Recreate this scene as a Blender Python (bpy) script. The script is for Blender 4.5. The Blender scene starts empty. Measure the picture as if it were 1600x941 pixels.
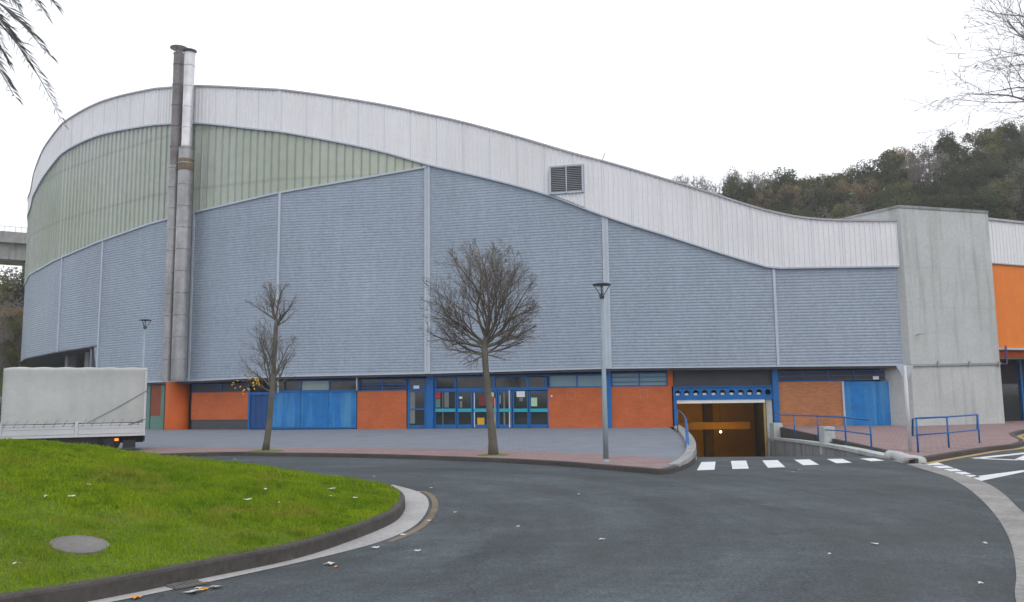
import bpy, math, random
import numpy as np
from mathutils import Vector, geometry
R = math.radians
scene = bpy.context.scene
col = scene.collection

# ------------------------------------------------------------------ camera
F = 1280.0                                   # focal length in units of a 1600-wide frame
PITCH, ROLL, EYE = R(6.66), R(0.70), 1.9
fw = Vector((0, math.cos(PITCH), math.sin(PITCH)))
up0 = Vector((0, -math.sin(PITCH), math.cos(PITCH)))
rt0 = Vector((1, 0, 0))
rt = rt0 * math.cos(ROLL) - up0 * math.sin(ROLL)
up = up0 * math.cos(ROLL) + rt0 * math.sin(ROLL)
cam = bpy.data.cameras.new('camera')
cam.sensor_width = 36; cam.lens = 36 * F / 1600; cam.clip_end = 5000; cam.clip_start = .05
cob = bpy.data.objects.new('camera', cam); col.objects.link(cob)
from mathutils import Matrix
m = Matrix((rt, up, -fw)).transposed().to_4x4(); m.translation = (0, 0, EYE)
cob.matrix_world = m
scene.camera = cob
scene.render.resolution_x, scene.render.resolution_y = 1024, 602

# ------------------------------------------------------------------ sky, sun, exposure
SUN_EL, SUN_AZ = R(52), R(150)               # azimuth clockwise from +Y
w = bpy.data.worlds.new("World"); scene.world = w; w.use_nodes = True
nt = w.node_tree; nt.nodes.clear()
sky = nt.nodes.new('ShaderNodeTexSky'); sky.sky_type = 'NISHITA'; sky.sun_disc = False
sky.sun_elevation = SUN_EL; sky.sun_rotation = SUN_AZ; sky.dust_density = 4; sky.air_density = 1.0
hs = nt.nodes.new('ShaderNodeHueSaturation'); hs.inputs['Saturation'].default_value = .35
mx = nt.nodes.new('ShaderNodeMix'); mx.data_type = 'RGBA'; mx.inputs[0].default_value = .8
mx.inputs[7].default_value = (10.2, 10.3, 10.7, 1)     # even cloud layer
bg = nt.nodes.new('ShaderNodeBackground'); bg.inputs[1].default_value = .14
wo = nt.nodes.new('ShaderNodeOutputWorld')
nt.links.new(sky.outputs[0], hs.inputs['Color']); nt.links.new(hs.outputs[0], mx.inputs[6])
nt.links.new(mx.outputs[2], bg.inputs[0]); nt.links.new(bg.outputs[0], wo.inputs[0])
sl = bpy.data.lights.new('sun', 'SUN'); sl.energy = .6; sl.angle = R(35); sl.color = (1, .96, .9)
so = bpy.data.objects.new('sun', sl); col.objects.link(so)
sd = Vector((math.sin(SUN_AZ) * math.cos(SUN_EL), math.cos(SUN_AZ) * math.cos(SUN_EL), math.sin(SUN_EL)))
so.rotation_euler = sd.to_track_quat('Z', 'Y').to_euler()
scene.view_settings.view_transform = 'Standard'; scene.view_settings.look = 'None'
scene.view_settings.gamma = 1; scene.view_settings.exposure = 0.0
scene.view_settings.use_curve_mapping = False

# ------------------------------------------------------------------ measuring helpers
def ray(px, py):
    return fw * F + rt * (px - 800) + up * (470.5 - py)
def G(px, py, z=0.0):                        # the point of the level z seen there
    r = ray(px, py); t = (z - EYE) / r.z
    return Vector((r.x * t, r.y * t, z))
def D(px, py, Y):                            # the point at distance Y seen there
    r = ray(px, py); t = Y / r.y
    return Vector((r.x * t, Y, EYE + r.z * t))

class Path:
    """plan polyline of a vertical wall"""
    def __init__(s, pts):
        s.p = [Vector((p[0], p[1])) for p in pts]
        s.l = [0.0]
        for a, b in zip(s.p, s.p[1:]): s.l.append(s.l[-1] + (b - a).length)
    def at(s, q):
        q = min(max(q, 0), s.l[-1])
        for i in range(len(s.p) - 1):
            if q <= s.l[i + 1] + 1e-9:
                return s.p[i].lerp(s.p[i + 1], (q - s.l[i]) / (s.l[i + 1] - s.l[i]))
        return s.p[-1]
    def n(s, q):
        a, b = s.at(max(q - .05, 0)), s.at(min(q + .05, s.l[-1])); d = (b - a).normalized()
        return Vector((d.y, -d.x))           # towards the camera side
    def P(s, q, z, off=0.0):
        a = s.at(q); n = s.n(q)
        return (a.x + n.x * off, a.y + n.y * off, z)
    def hit(s, px, py):
        r = ray(px, py); d = Vector((r.x, r.y)); best = None
        for i in range(len(s.p) - 1):
            a, e = s.p[i], s.p[i + 1] - s.p[i]
            den = d.x * e.y - d.y * e.x
            if abs(den) < 1e-9: continue
            t = (a.x * e.y - a.y * e.x) / den; u = (a.x * d.y - a.y * d.x) / den
            if t > 0 and -1e-6 <= u <= 1 + 1e-6 and (best is None or t < best[0]):
                best = (t, s.l[i] + u * e.length)
        if best is None:                     # past an end or the silhouette: nearest corner
            k = min(range(len(s.p)), key=lambda i: abs(s.p[i].x / s.p[i].y - d.x / d.y))
            t = s.p[k].length / d.length; best = (t, s.l[k])
        return best[1], EYE + r.z * best[0]

def curve(xs, ys):
    """smooth interpolation through measured points"""
    o = np.argsort(xs); xs = np.array(xs, float)[o]; ys = np.array(ys, float)[o]
    m_ = np.gradient(ys, xs)
    def f(x):
        if x <= xs[0]: return float(ys[0])
        if x >= xs[-1]: return float(ys[-1])
        i = int(np.searchsorted(xs, x)) - 1; i = max(0, i); h = xs[i + 1] - xs[i]; t = (x - xs[i]) / h
        return float((2*t**3-3*t**2+1)*ys[i] + (t**3-2*t**2+t)*h*m_[i] + (-2*t**3+3*t**2)*ys[i+1] + (t**3-t**2)*h*m_[i+1])
    return f
def lin(xs, ys):
    o = np.argsort(xs); xs = np.array(xs, float)[o]; ys = np.array(ys, float)[o]
    return lambda x: float(np.interp(x, xs, ys))

# ------------------------------------------------------------------ mesh and object helpers
class MB:
    def __init__(s): s.v = []; s.f = []; s.m = []
    def face(s, pts, mi=0):
        k = len(s.v); s.v += [tuple(p) for p in pts]; s.f.append(tuple(range(k, k + len(pts)))); s.m.append(mi)
    def hexa(s, c, mi=0):                    # 4 bottom corners then 4 top corners
        k = len(s.v); s.v += [tuple(p) for p in c]
        for q in ((3,2,1,0),(4,5,6,7),(0,1,5,4),(1,2,6,5),(2,3,7,6),(3,0,4,7)):
            s.f.append(tuple(k + i for i in q)); s.m.append(mi)
    def box(s, x0, x1, y0, y1, z0, z1, mi=0):
        s.hexa([(x0,y0,z0),(x1,y0,z0),(x1,y1,z0),(x0,y1,z0),(x0,y0,z1),(x1,y0,z1),(x1,y1,z1),(x0,y1,z1)], mi)
    def wall(s, path, s0, s1, z0, z1, o0, o1, mi=0, z0b=None, z1b=None):
        """box on a wall from s0 to s1, offsets o0..o1 out of it; optional other heights at s1"""
        z0b = z0 if z0b is None else z0b; z1b = z1 if z1b is None else z1b
        a, b = path.at(s0), path.at(s1); d = (b - a).normalized(); n = Vector((d.y, -d.x))
        def c(p, z, o): return (p.x + n.x * o, p.y + n.y * o, z)
        s.hexa([c(a,z0,o1), c(b,z0b,o1), c(b,z0b,o0), c(a,z0,o0), c(a,z1,o1), c(b,z1b,o1), c(b,z1b,o0), c(a,z1,o0)], mi)
    def bar(s, a, b, w, h=None, mi=0):       # rectangular bar between two points
        a, b = Vector(a), Vector(b); d = (b - a).normalized(); h = h or w
        u = d.cross(Vector((0, 0, 1)));
        if u.length < 1e-3: u = Vector((1, 0, 0))
        u.normalize(); v = u.cross(d); u *= w / 2; v *= h / 2
        s.hexa([a-u-v, a+u-v, b+u-v, b-u-v, a-u+v, a+u+v, b+u+v, b-u+v], mi)
    def tube(s, pts, rad, n=6, mi=0, cap=True):
        pts = [Vector(p) for p in pts]
        if not hasattr(rad, '__len__'): rad = [rad] * len(pts)
        k0 = len(s.v); d0 = (pts[1] - pts[0]).normalized()
        u = d0.cross(Vector((0.12, .2, 1)));
        if u.length < 1e-3: u = Vector((1, 0, 0))
        u.normalize()
        for i, p in enumerate(pts):
            d = (pts[min(i + 1, len(pts) - 1)] - pts[max(i - 1, 0)]).normalized()
            u = (u - d * u.dot(d)).normalized(); v = d.cross(u)
            for j in range(n):
                a = 2 * math.pi * j / n
                s.v.append(tuple(p + (u * math.cos(a) + v * math.sin(a)) * rad[i]))
        for i in range(len(pts) - 1):
            for j in range(n):
                a, b = k0 + i * n + j, k0 + i * n + (j + 1) % n
                s.f.append((a, b, b + n, a + n)); s.m.append(mi)
        if cap:
            s.f.append(tuple(k0 + j for j in range(n))[::-1]); s.m.append(mi)
            e = k0 + (len(pts) - 1) * n; s.f.append(tuple(e + j for j in range(n))); s.m.append(mi)
    def lathe(s, c, prof, n=20, mi=0):       # prof: (radius, z) about a vertical axis
        k0 = len(s.v)
        for r_, z in prof:
            for j in range(n):
                a = 2 * math.pi * j / n; s.v.append((c[0] + r_ * math.cos(a), c[1] + r_ * math.sin(a), c[2] + z))
        for i in range(len(prof) - 1):
            for j in range(n):
                a, b = k0 + i * n + j, k0 + i * n + (j + 1) % n
                s.f.append((a, b, b + n, a + n)); s.m.append(mi)
    def sheet(s, outer, holes=(), mi=0):     # horizontal or sloping polygon, holes allowed
        loops = [[Vector(p) for p in outer]] + [[Vector(p) for p in h] for h in holes]
        flat = [p for l in loops for p in l]
        k = len(s.v); s.v += [tuple(p) for p in flat]
        for t in geometry.tessellate_polygon([[Vector((p.x, p.y, 0)) for p in l] for l in loops]):
            a, b, c = (flat[i] for i in t)
            if (b - a).cross(c - a).z < 0: t = t[::-1]
            s.f.append(tuple(k + i for i in t)); s.m.append(mi)
    def build(s, name, mats, parent=None, smooth=False):
        if not isinstance(mats, (list, tuple)): mats = [mats]
        me = bpy.data.meshes.new(name)
        org = ORG.get(parent.name, Vector((0, 0, 0))) if parent else Vector((0, 0, 0))
        if parent is None and s.v:
            a = np.array(s.v); org = Vector(((a[:,0].min()+a[:,0].max())/2, (a[:,1].min()+a[:,1].max())/2, a[:,2].min()))
            org = Vector([float(x) for x in org])
        me.from_pydata([(v[0]-org.x, v[1]-org.y, v[2]-org.z) for v in s.v], [], s.f)
        for mt in mats: me.materials.append(mt)
        me.polygons.foreach_set('material_index', s.m)
        if smooth: me.polygons.foreach_set('use_smooth', [True] * len(s.f))
        me.update()
        o = bpy.data.objects.new(name, me); col.objects.link(o)
        if parent: o.parent = parent; ORG[o.name] = org
        else: o.location = org; ORG[o.name] = org
        return o
ORG = {}
def tag(o, label=None, cat=None, group=None, kind=None):
    if label: o['label'] = label
    if cat: o['category'] = cat
    if group: o['group'] = group
    if kind: o['kind'] = kind
    return o
def thing(name, loc, label, cat, group=None):
    o = bpy.data.objects.new(name, None); col.objects.link(o)
    o.location = loc; o.empty_display_size = .3; ORG[o.name] = Vector(loc)
    return tag(o, label, cat, group)
def dup(root, loc, rz=0, sc=1, label=None, group=None):
    def cp(o, par):
        c = o.copy(); col.objects.link(c)
        if par: c.parent = par
        for ch in kids.get(o.name, []): cp(ch, c)
        return c
    kids = {}
    for ch in root.children_recursive: kids.setdefault(ch.parent.name, []).append(ch)
    r = cp(root, None); r.location = loc; r.rotation_euler = (0, 0, rz); r.scale = (sc,) * 3 if not hasattr(sc, '__len__') else sc
    if label: r['label'] = label
    if group: r['group'] = group
    return r

# ------------------------------------------------------------------ procedural materials
def mat(name, c, rough=.7, metal=0., var=.12, scale=1.5, fine=25., fvar=.08, streak=0., bump=0., bscale=60.,
        c2=None, spec=.35, stain=None, stain_amt=0., emit=None, estr=0., trans=0., coord='pos', stretch=(1,1,1)):
    M = bpy.data.materials.new(name); M.use_nodes = True; t = M.node_tree; n = t.nodes; L = t.links
    b = n['Principled BSDF']; b.inputs['Roughness'].default_value = rough; b.inputs['Metallic'].default_value = metal
    b.inputs['Specular IOR Level'].default_value = spec
    if coord == 'pos': g = n.new('ShaderNodeNewGeometry').outputs['Position']
    else: g = n.new('ShaderNodeTexCoord').outputs['Object']
    mp = n.new('ShaderNodeMapping'); mp.inputs['Scale'].default_value = stretch; L.new(g, mp.inputs[0]); g = mp.outputs[0]
    def noise(sc, det=4, vec=g, rgh=.6):
        q = n.new('ShaderNodeTexNoise'); q.inputs['Scale'].default_value = sc; q.inputs['Detail'].default_value = det
        q.inputs['Roughness'].default_value = rgh; L.new(vec, q.inputs['Vector']); return q.outputs['Fac']
    def mr(x, lo, hi, a, b_):
        q = n.new('ShaderNodeMapRange'); q.inputs[1].default_value = lo; q.inputs[2].default_value = hi
        q.inputs[3].default_value = a; q.inputs[4].default_value = b_; L.new(x, q.inputs[0]); return q.outputs[0]
    def mixc(fac, A, B, blend='MIX'):
        q = n.new('ShaderNodeMix'); q.data_type = 'RGBA'; q.blend_type = blend
        for s_, v in ((0, fac), (6, A), (7, B)):
            if isinstance(v, (int, float)): q.inputs[s_].default_value = v
            elif isinstance(v, tuple): q.inputs[s_].default_value = (*v, 1)
            else: L.new(v, q.inputs[s_])
        return q.outputs[2]
    def mul(colr, val):
        cmb = n.new('ShaderNodeVectorMath'); cmb.operation = 'SCALE'; L.new(colr, cmb.inputs[0]); L.new(val, cmb.inputs['Scale']); return cmb.outputs[0]
    big = noise(scale)
    cc = mixc(mr(big, .35, .65, 0, 1), tuple(c), tuple(c2) if c2 else tuple(x * (1 + var) for x in c))
    if not c2: cc = mul(cc, mr(noise(scale * .37, 3), .3, .7, 1 - var, 1 + var * .3))
    if fvar: cc = mul(cc, mr(noise(fine, 3), .25, .75, 1 - fvar, 1 + fvar))
    if streak or stain:
        m2 = n.new('ShaderNodeMapping'); m2.inputs['Scale'].default_value = (1, 1, .07); L.new(g, m2.inputs[0])
        sn = noise(2.2, 5, m2.outputs[0])
        if stain: cc = mixc(mr(sn, .5, .72, 0, stain_amt), cc, tuple(stain))
        if streak: cc = mul(cc, mr(sn, .3, .75, 1 + streak * .3, 1 - streak))
    L.new(cc, b.inputs['Base Color'])
    if bump:
        q = n.new('ShaderNodeBump'); q.inputs['Strength'].default_value = bump; q.inputs['Distance'].default_value = .02
        L.new(noise(bscale, 3), q.inputs['Height']); L.new(q.outputs[0], b.inputs['Normal'])
    if emit:
        b.inputs['Emission Color'].default_value = (*emit, 1); b.inputs['Emission Strength'].default_value = estr
    if trans: b.inputs['Transmission Weight'].default_value = trans
    M['_cc'] = 1
    return M, (n, L, b, g, cc, noise, mr, mixc, mul)
def mt(*a, **k): return mat(*a, **k)[0]

def brick_mat(name, c, c2, mortar, bw=.25, bh=.07, swap=True, rough=.85, msize=.012, amt=1.):
    """running-bond brickwork or paving on the surface's own position"""
    M, (n, L, b, g, cc, noise, mr, mixc, mul) = mat(name, c, rough=rough, var=.1, fvar=.1)
    br = n.new('ShaderNodeTexBrick'); br.inputs['Scale'].default_value = 1
    br.inputs['Brick Width'].default_value = bw; br.inputs['Row Height'].default_value = bh
    br.inputs['Mortar Size'].default_value = msize; br.inputs['Bias'].default_value = 0
    br.inputs['Color1'].default_value = (*c, 1); br.inputs['Color2'].default_value = (*c2, 1); br.inputs['Mortar'].default_value = (*mortar, 1)
    if swap:
        sp = n.new('ShaderNodeSeparateXYZ'); cb = n.new('ShaderNodeCombineXYZ'); L.new(g, sp.inputs[0])
        L.new(sp.outputs[0], cb.inputs[0]); L.new(sp.outputs[2], cb.inputs[1]); L.new(cb.outputs[0], br.inputs['Vector'])
    else: L.new(g, br.inputs['Vector'])
    x = mixc(amt, cc, br.outputs['Color'])
    x = mul(x, mr(noise(.9, 4), .3, .7, .86, 1.08)); x = mul(x, mr(noise(18, 3), .25, .75, .9, 1.08))
    L.new(x, b.inputs['Base Color'])
    return M
# ------------------------------------------------------------------ material set
M_wall, N = mat('grey_blue_corrugated_metal', (.285, .343, .42), rough=.5, var=.08, scale=.22, fine=5, fvar=.13, streak=.08, metal=.1)
M_white = mt('white_ribbed_metal', (.73, .735, .77), rough=.5, var=.05, scale=.3, fine=6, fvar=.04, stain=(.58, .565, .55), stain_amt=.3)
M_trim = mt('light_grey_trim', (.43, .48, .55), rough=.45, var=.05)
M_edge = mt('roof_edge_metal', (.36, .36, .38), rough=.5)
M_green, (n_, L_, b_, g_, cc_, noise_, mr_, mixc_, mul_) = mat('milky_green_channel_glass', (.355, .40, .33), rough=.28, var=.1, scale=.12, fine=2.0, fvar=.08, c2=(.42, .46, .43), spec=.5, streak=.08)
# purlins that show dimly through the glass; tint turns yellower to the right
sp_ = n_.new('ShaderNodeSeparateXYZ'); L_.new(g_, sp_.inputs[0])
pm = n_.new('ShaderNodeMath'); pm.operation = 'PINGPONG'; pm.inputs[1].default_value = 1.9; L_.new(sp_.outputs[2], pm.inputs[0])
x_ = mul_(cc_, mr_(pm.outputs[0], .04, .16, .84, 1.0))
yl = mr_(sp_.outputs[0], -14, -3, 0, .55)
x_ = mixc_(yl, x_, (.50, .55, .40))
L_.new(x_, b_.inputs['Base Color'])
M_fin = mt('glass_joint_fin', (.22, .26, .24), rough=.5)
M_concrete = mt('cast_concrete', (.45, .475, .475), rough=.9, var=.12, scale=.5, fine=7, fvar=.09, stain=(.25, .25, .235), stain_amt=.6, bump=.2, bscale=14)
M_conc_dark = mt('stained_concrete', (.27, .275, .28), rough=.9, var=.2, scale=1.2, fine=12, fvar=.15, stain=(.08, .08, .075), stain_amt=.8, bump=.3, bscale=30)
M_blue = mt('blue_paint', (.005, .12, .37), rough=.4, var=.12, fvar=.05)
M_bluegate = mt('weathered_blue_sheet', (.006, .15, .43), rough=.5, var=.2, scale=1.6, fine=9, fvar=.12, stain=(.10, .30, .47), stain_amt=.75)
M_bluedark = mt('dark_blue_mesh', (.012, .06, .20), rough=.55, var=.2)
M_brick = brick_mat('orange_brick', (.50, .105, .026), (.59, .135, .036), (.43, .14, .065))
M_brick_worn = brick_mat('worn_brown_brick', (.50, .19, .075), (.38, .13, .05), (.30, .17, .10))
M_orange = mt('orange_render', (.50, .095, .010), rough=.6, var=.08)
M_orangepanel = mt('orange_facade_panel', (.72, .19, .015), rough=.5, var=.06, streak=.08)
M_dark = mt('dark_recess', (.03, .032, .036), rough=.8, var=.2)
M_greypanel = mt('dark_grey_panel', (.065, .068, .08), rough=.7, var=.1, fine=30, fvar=.12)
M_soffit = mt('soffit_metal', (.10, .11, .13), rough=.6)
M_truckpale = mt('pale_garage_metal', (.7, .72, .72), rough=.3)
M_glass = mt('dark_window_glass', (.022, .028, .032), rough=.06, var=.4, scale=.8, fvar=.1, spec=.6)
M_frost = mt('frosted_window_glass', (.19, .30, .35), rough=.25, var=.08)
M_palepane = mt('pale_window_pane', (.33, .42, .40), rough=.3, var=.1)
M_cyan = mt('cyan_glass_band', (.02, .36, .50), rough=.4, var=.05)
M_paper = mt('paper', (.72, .76, .80), rough=.8, var=.04)
M_greenpaper = mt('pale_green_poster', (.42, .60, .44), rough=.8, var=.1)
M_red = mt('red_poster', (.50, .02, .025), rough=.6)
M_yellow = mt('yellow_plastic', (.62, .36, .02), rough=.5)
M_curtain = mt('grey_curtain', (.16, .18, .18), rough=.9, var=.2)
M_whitepole = mt('pale_metal', (.55, .56, .58), rough=.4)
M_greenmetal = mt('green_painted_metal', (.10, .22, .19), rough=.5, var=.1)
M_steel = mt('dull_flue_steel', (.33, .33, .34), rough=.42, metal=.55, var=.22, scale=1.2, fine=4, fvar=.12, streak=.3)
M_steel_dark = mt('sooty_flue_steel', (.21, .195, .205), rough=.55, metal=.3, var=.3, scale=1, fine=5, fvar=.15, streak=.3)
M_steel_bright = mt('bright_flue_steel', (.58, .58, .60), rough=.3, metal=.6, var=.2)
M_rust = mt('rusted_band', (.15, .12, .08), rough=.7, var=.4, scale=3)
M_louvre = mt('louvre_grey', (.26, .28, .30), rough=.5, var=.15)
M_galv = mt('galvanised_pole', (.25, .31, .35), rough=.5, metal=.2, var=.08)
M_lampgreen = mt('dark_lamp_metal', (.05, .065, .08), rough=.4)
M_lampglass = mt('lamp_lens', (.35, .38, .40), rough=.2)
M_bark = mt('grey_brown_bark', (.125, .115, .095), rough=.9, var=.3, scale=3, fine=30, fvar=.25, streak=.2, bump=.5, bscale=40)
M_twig = mt('bare_twig', (.13, .115, .10), rough=.9, var=.2)
M_leafyel = mt('yellow_leaf', (.62, .40, .02), rough=.6)
M_leafbud = mt('withered_leaf', (.30, .20, .12), rough=.8)
M_asphalt, (n_, L_, b_, g_, cc_, noise_, mr_, mixc_, mul_) = mat('worn_asphalt', (.056, .070, .079), rough=.8, var=.1, scale=.35, fine=28, fvar=.6, bump=.35, bscale=90, spec=.3)
m2 = n_.new('ShaderNodeMapping'); m2.inputs['Scale'].default_value = (.7, 1.3, 1); m2.inputs['Rotation'].default_value = (0, 0, R(-28)); L_.new(g_, m2.inputs[0])
x_ = mul_(cc_, mr_(noise_(.55, 6, m2.outputs[0], .7), .36, .64, .84, 1.16))
x_ = mul_(x_, mr_(noise_(5, 8, g_, .8), .3, .75, .72, 1.32))
x_ = mul_(x_, mr_(noise_(1.3, 6, g_, .75), .54, .70, 1.0, 1.4))
# tyre-polished arcs round the island
sb = n_.new('ShaderNodeVectorMath'); sb.operation = 'SUBTRACT'; sb.inputs[1].default_value = (-6, 13, 0); L_.new(g_, sb.inputs[0])
ln_ = n_.new('ShaderNodeVectorMath'); ln_.operation = 'LENGTH'; L_.new(sb.outputs[0], ln_.inputs[0])
sx = n_.new('ShaderNodeSeparateXYZ'); L_.new(sb.outputs[0], sx.inputs[0]); at = n_.new('ShaderNodeMath'); at.operation = 'ARCTAN2'; L_.new(sx.outputs[1], at.inputs[0]); L_.new(sx.outputs[0], at.inputs[1])
am = n_.new('ShaderNodeMath'); am.operation = 'MULTIPLY'; am.inputs[1].default_value = 1.6; L_.new(at.outputs[0], am.inputs[0])
cv = n_.new('ShaderNodeCombineXYZ'); L_.new(ln_.outputs['Value'], cv.inputs[0]); L_.new(am.outputs[0], cv.inputs[1])
x_ = mul_(x_, mr_(noise_(.75, 5, cv.outputs[0], .65), .36, .66, .74, 1.34))
x_ = mixc_(mr_(noise_(.28, 4), .45, .62, 0, .45), x_, (.040, .043, .047))
vr = n_.new('ShaderNodeTexVoronoi'); vr.feature = 'DISTANCE_TO_EDGE'; vr.inputs['Scale'].default_value = .22
wob = n_.new('ShaderNodeVectorMath'); wob.operation = 'ADD'; ns = n_.new('ShaderNodeTexNoise'); ns.inputs['Scale'].default_value = 1.3; ns.inputs['Detail'].default_value = 5
L_.new(g_, ns.inputs['Vector']); L_.new(g_, wob.inputs[0]); L_.new(ns.outputs['Color'], wob.inputs[1]); L_.new(wob.outputs[0], vr.inputs['Vector'])
x_ = mul_(x_, mr_(vr.outputs['Distance'], .0, .004, .62, 1.0))
L_.new(x_, b_.inputs['Base Color'])
M_plaza = brick_mat('grey_paving', (.175, .197, .238), (.20, .222, .265), (.135, .15, .18), bw=.4, bh=.2, swap=False)
M_pink = brick_mat('pink_paving', (.24, .165, .17), (.29, .20, .20), (.17, .13, .13), bw=.2, bh=.2, swap=False)
M_kerb = mt('weathered_kerb_stone', (.062, .056, .053), rough=.9, var=.25, scale=1.3, fine=14, fvar=.25, bump=.3, bscale=40)
M_channel = mt('dirty_concrete_channel', (.20, .195, .19), rough=.9, var=.25, scale=.9, fine=12, fvar=.25, c2=(.30, .295, .29), bump=.3, bscale=40)
M_kerb_pale = mt('pale_concrete_channel', (.33, .33, .33), rough=.9, var=.18, scale=1.1, fine=14, fvar=.18, bump=.3, bscale=40)
M_marking = mt('white_road_paint', (.62, .65, .68), rough=.7, var=.1, scale=3, fine=22, fvar=.16)
M_yelline = mt('yellow_road_paint', (.36, .25, .09), rough=.8, var=.2, fine=20, fvar=.2)
M_soil = mt('lawn_soil', (.09, .14, .012), rough=1, var=.3, scale=1.5, fine=20, fvar=.3, bump=.6, bscale=50)
M_grass, (n_, L_, b_, g_, cc_, noise_, mr_, mixc_, mul_) = mat('grass_blades', (.135, .23, .008), rough=.85, var=.25, scale=.8, fine=30, fvar=.4, c2=(.225, .32, .012), spec=.15)
x_ = mixc_(mr_(noise_(1.1, 7), .5, .68, 0, .75), cc_, (.27, .25, .04))
x_ = mixc_(mr_(noise_(3.1, 5), .54, .70, 0, .65), x_, (.045, .11, .008))
L_.new(x_, b_.inputs['Base Color'])
M_ground = mt('rough_ground', (.10, .11, .06), rough=1, var=.3, scale=.05)
M_hill = mt('hill_undergrowth', (.05, .055, .03), rough=1, var=.3, scale=.1, fine=1, fvar=.3)
M_moss = mt('mossy_tree_pit', (.10, .14, .03), rough=1, var=.3, scale=5)
M_tarp, (n_, L_, b_, g_, cc_, noise_, mr_, mixc_, mul_) = mat('dirty_white_tarpaulin', (.46, .475, .465), rough=.6, var=.1, scale=.9, fine=5, fvar=.05, streak=.1, bump=.15, bscale=2.5)
M_truckwhite = mt('truck_white_paint', (.52, .535, .545), rough=.45, var=.07)
M_rope = mt('dark_rope', (.09, .09, .09), rough=.9)
M_tyre = mt('tyre_rubber', (.015, .015, .017), rough=.8)
M_chassis = mt('chassis_black', (.02, .022, .028), rough=.6)
M_amber = mt('lit_amber_lens', (.9, .25, .03), emit=(1, .28, .03), estr=1.5)
M_garagewall = mt('ochre_garage_wall', (.48, .24, .008), rough=.8, var=.2, scale=.8)
M_garagebeam = mt('orange_garage_beam', (.75, .32, .01), rough=.7)
M_garagedark = mt('brown_garage_ceiling', (.20, .11, .03), rough=.9, var=.2)
M_bulb = mt('lit_bulb', (1, .9, .7), emit=(1, .85, .6), estr=12)
M_manhole = mt('manhole_iron', (.15, .145, .14), rough=.8, var=.2, fine=20, fvar=.2)
M_leaflitter = mt('fallen_pale_leaf', (.50, .50, .46), rough=.8, var=.2)
M_leaforange = mt('fallen_orange_leaf', (.60, .25, .04), rough=.8, var=.2)
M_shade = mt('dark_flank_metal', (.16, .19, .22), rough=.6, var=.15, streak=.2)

# ------------------------------------------------------------------ plan of the building
def XY(px, Y):
    H = 620 - .0122 * (px - 800); p = D(px, H, Y); return (p.x, p.y)
low_px = [(240, 52.9), (303, 51.3), (437, 49.3), (667, 48.2), (945, 45.9), (1210, 45.2), (1424, 44.4)]
back = [(-22, 112), XY(105, 96), XY(62, 82), XY(46, 74.0), XY(44, 68.5)]
LP = Path(back + [XY(52, 64.5), XY(94, 60.0), XY(157, 56.4)] + [XY(*q) for q in low_px])
# the clad upper wall overhangs the ground floor by .7 m
OV = .7
pts = []
for i, p in enumerate(LP.p):
    q = LP.l[i]; a = LP.at(max(q - .4, 0)); b = LP.at(min(q + .4, LP.l[-1])); d = (b - a).normalized()
    pts.append((p.x + d.y * OV, p.y - d.x * OV))
UP = Path(pts)
def Us(px, py): return UP.hit(px, py)
def curveU(l, f=curve):
    h = [Us(*q) for q in l]; xs = [a for a, _ in h]; ys = [b for _, b in h]
    keep = [0]
    for i in range(1, len(xs)):
        if xs[i] > xs[keep[-1]] + .3: keep.append(i)
    return f([xs[i] for i in keep], [ys[i] for i in keep])
top = curveU([(51,300),(56,272),(68,240),(84,215),(105,191),(138,171),(175,156),(225,144),(275,138),(310,136),(400,140),(500,150),(600,166),(700,187),(800,213),(910,245),(1000,270),(1100,300),(1200,331),(1250,341),(1300,345),(1350,346),(1412,346)])
bandb = curveU([(50,326),(56,302),(68,280),(80,263),(105,236),(140,218),(180,206),(225,198),(270,194),(310,193),(400,202),(500,217),(600,238),(667,257),(750,276),(860,306),(943,337),(1050,371),(1150,403),(1205,419)])
bandb0 = bandb; s1205 = Us(1205, 419)[0]; z1205 = Us(1205, 419)[1]; zend = Us(1415, 416)[1]
bandb = lambda s: bandb0(s) if s <= s1205 else z1205 + (zend - z1205) * (s - s1205) / (UP.l[-1] - s1205)
gtop = curveU([(42,441),(95,404),(160,377),(303,333),(437,302),(667,262)], lin)
s667 = Us(667, 262)[0]
greytop = lambda s: min(gtop(s), bandb(s)) if s < s667 else bandb(s)
soff = curveU([(230,597),(303,594.5),(437,588),(667,583),(945,575),(1210,572),(1424,570)], lin)
s155 = Us(156, 500)[0]
raised = curveU([(38,562),(85,551),(155,540)], lin)
greybot = lambda s: raised(s) if s < s155 - .02 else soff(s)
SEAMS = [Us(94, 480)[0], s155, Us(300, 450)[0], Us(435, 430)[0], Us(668, 420)[0], Us(948, 460)[0], Us(1212, 490)[0]]

hall = thing('sports_hall', (0, 50, .12), 'large curved sports hall clad in grey-blue corrugated metal with a white wavy roof band', 'building')

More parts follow.
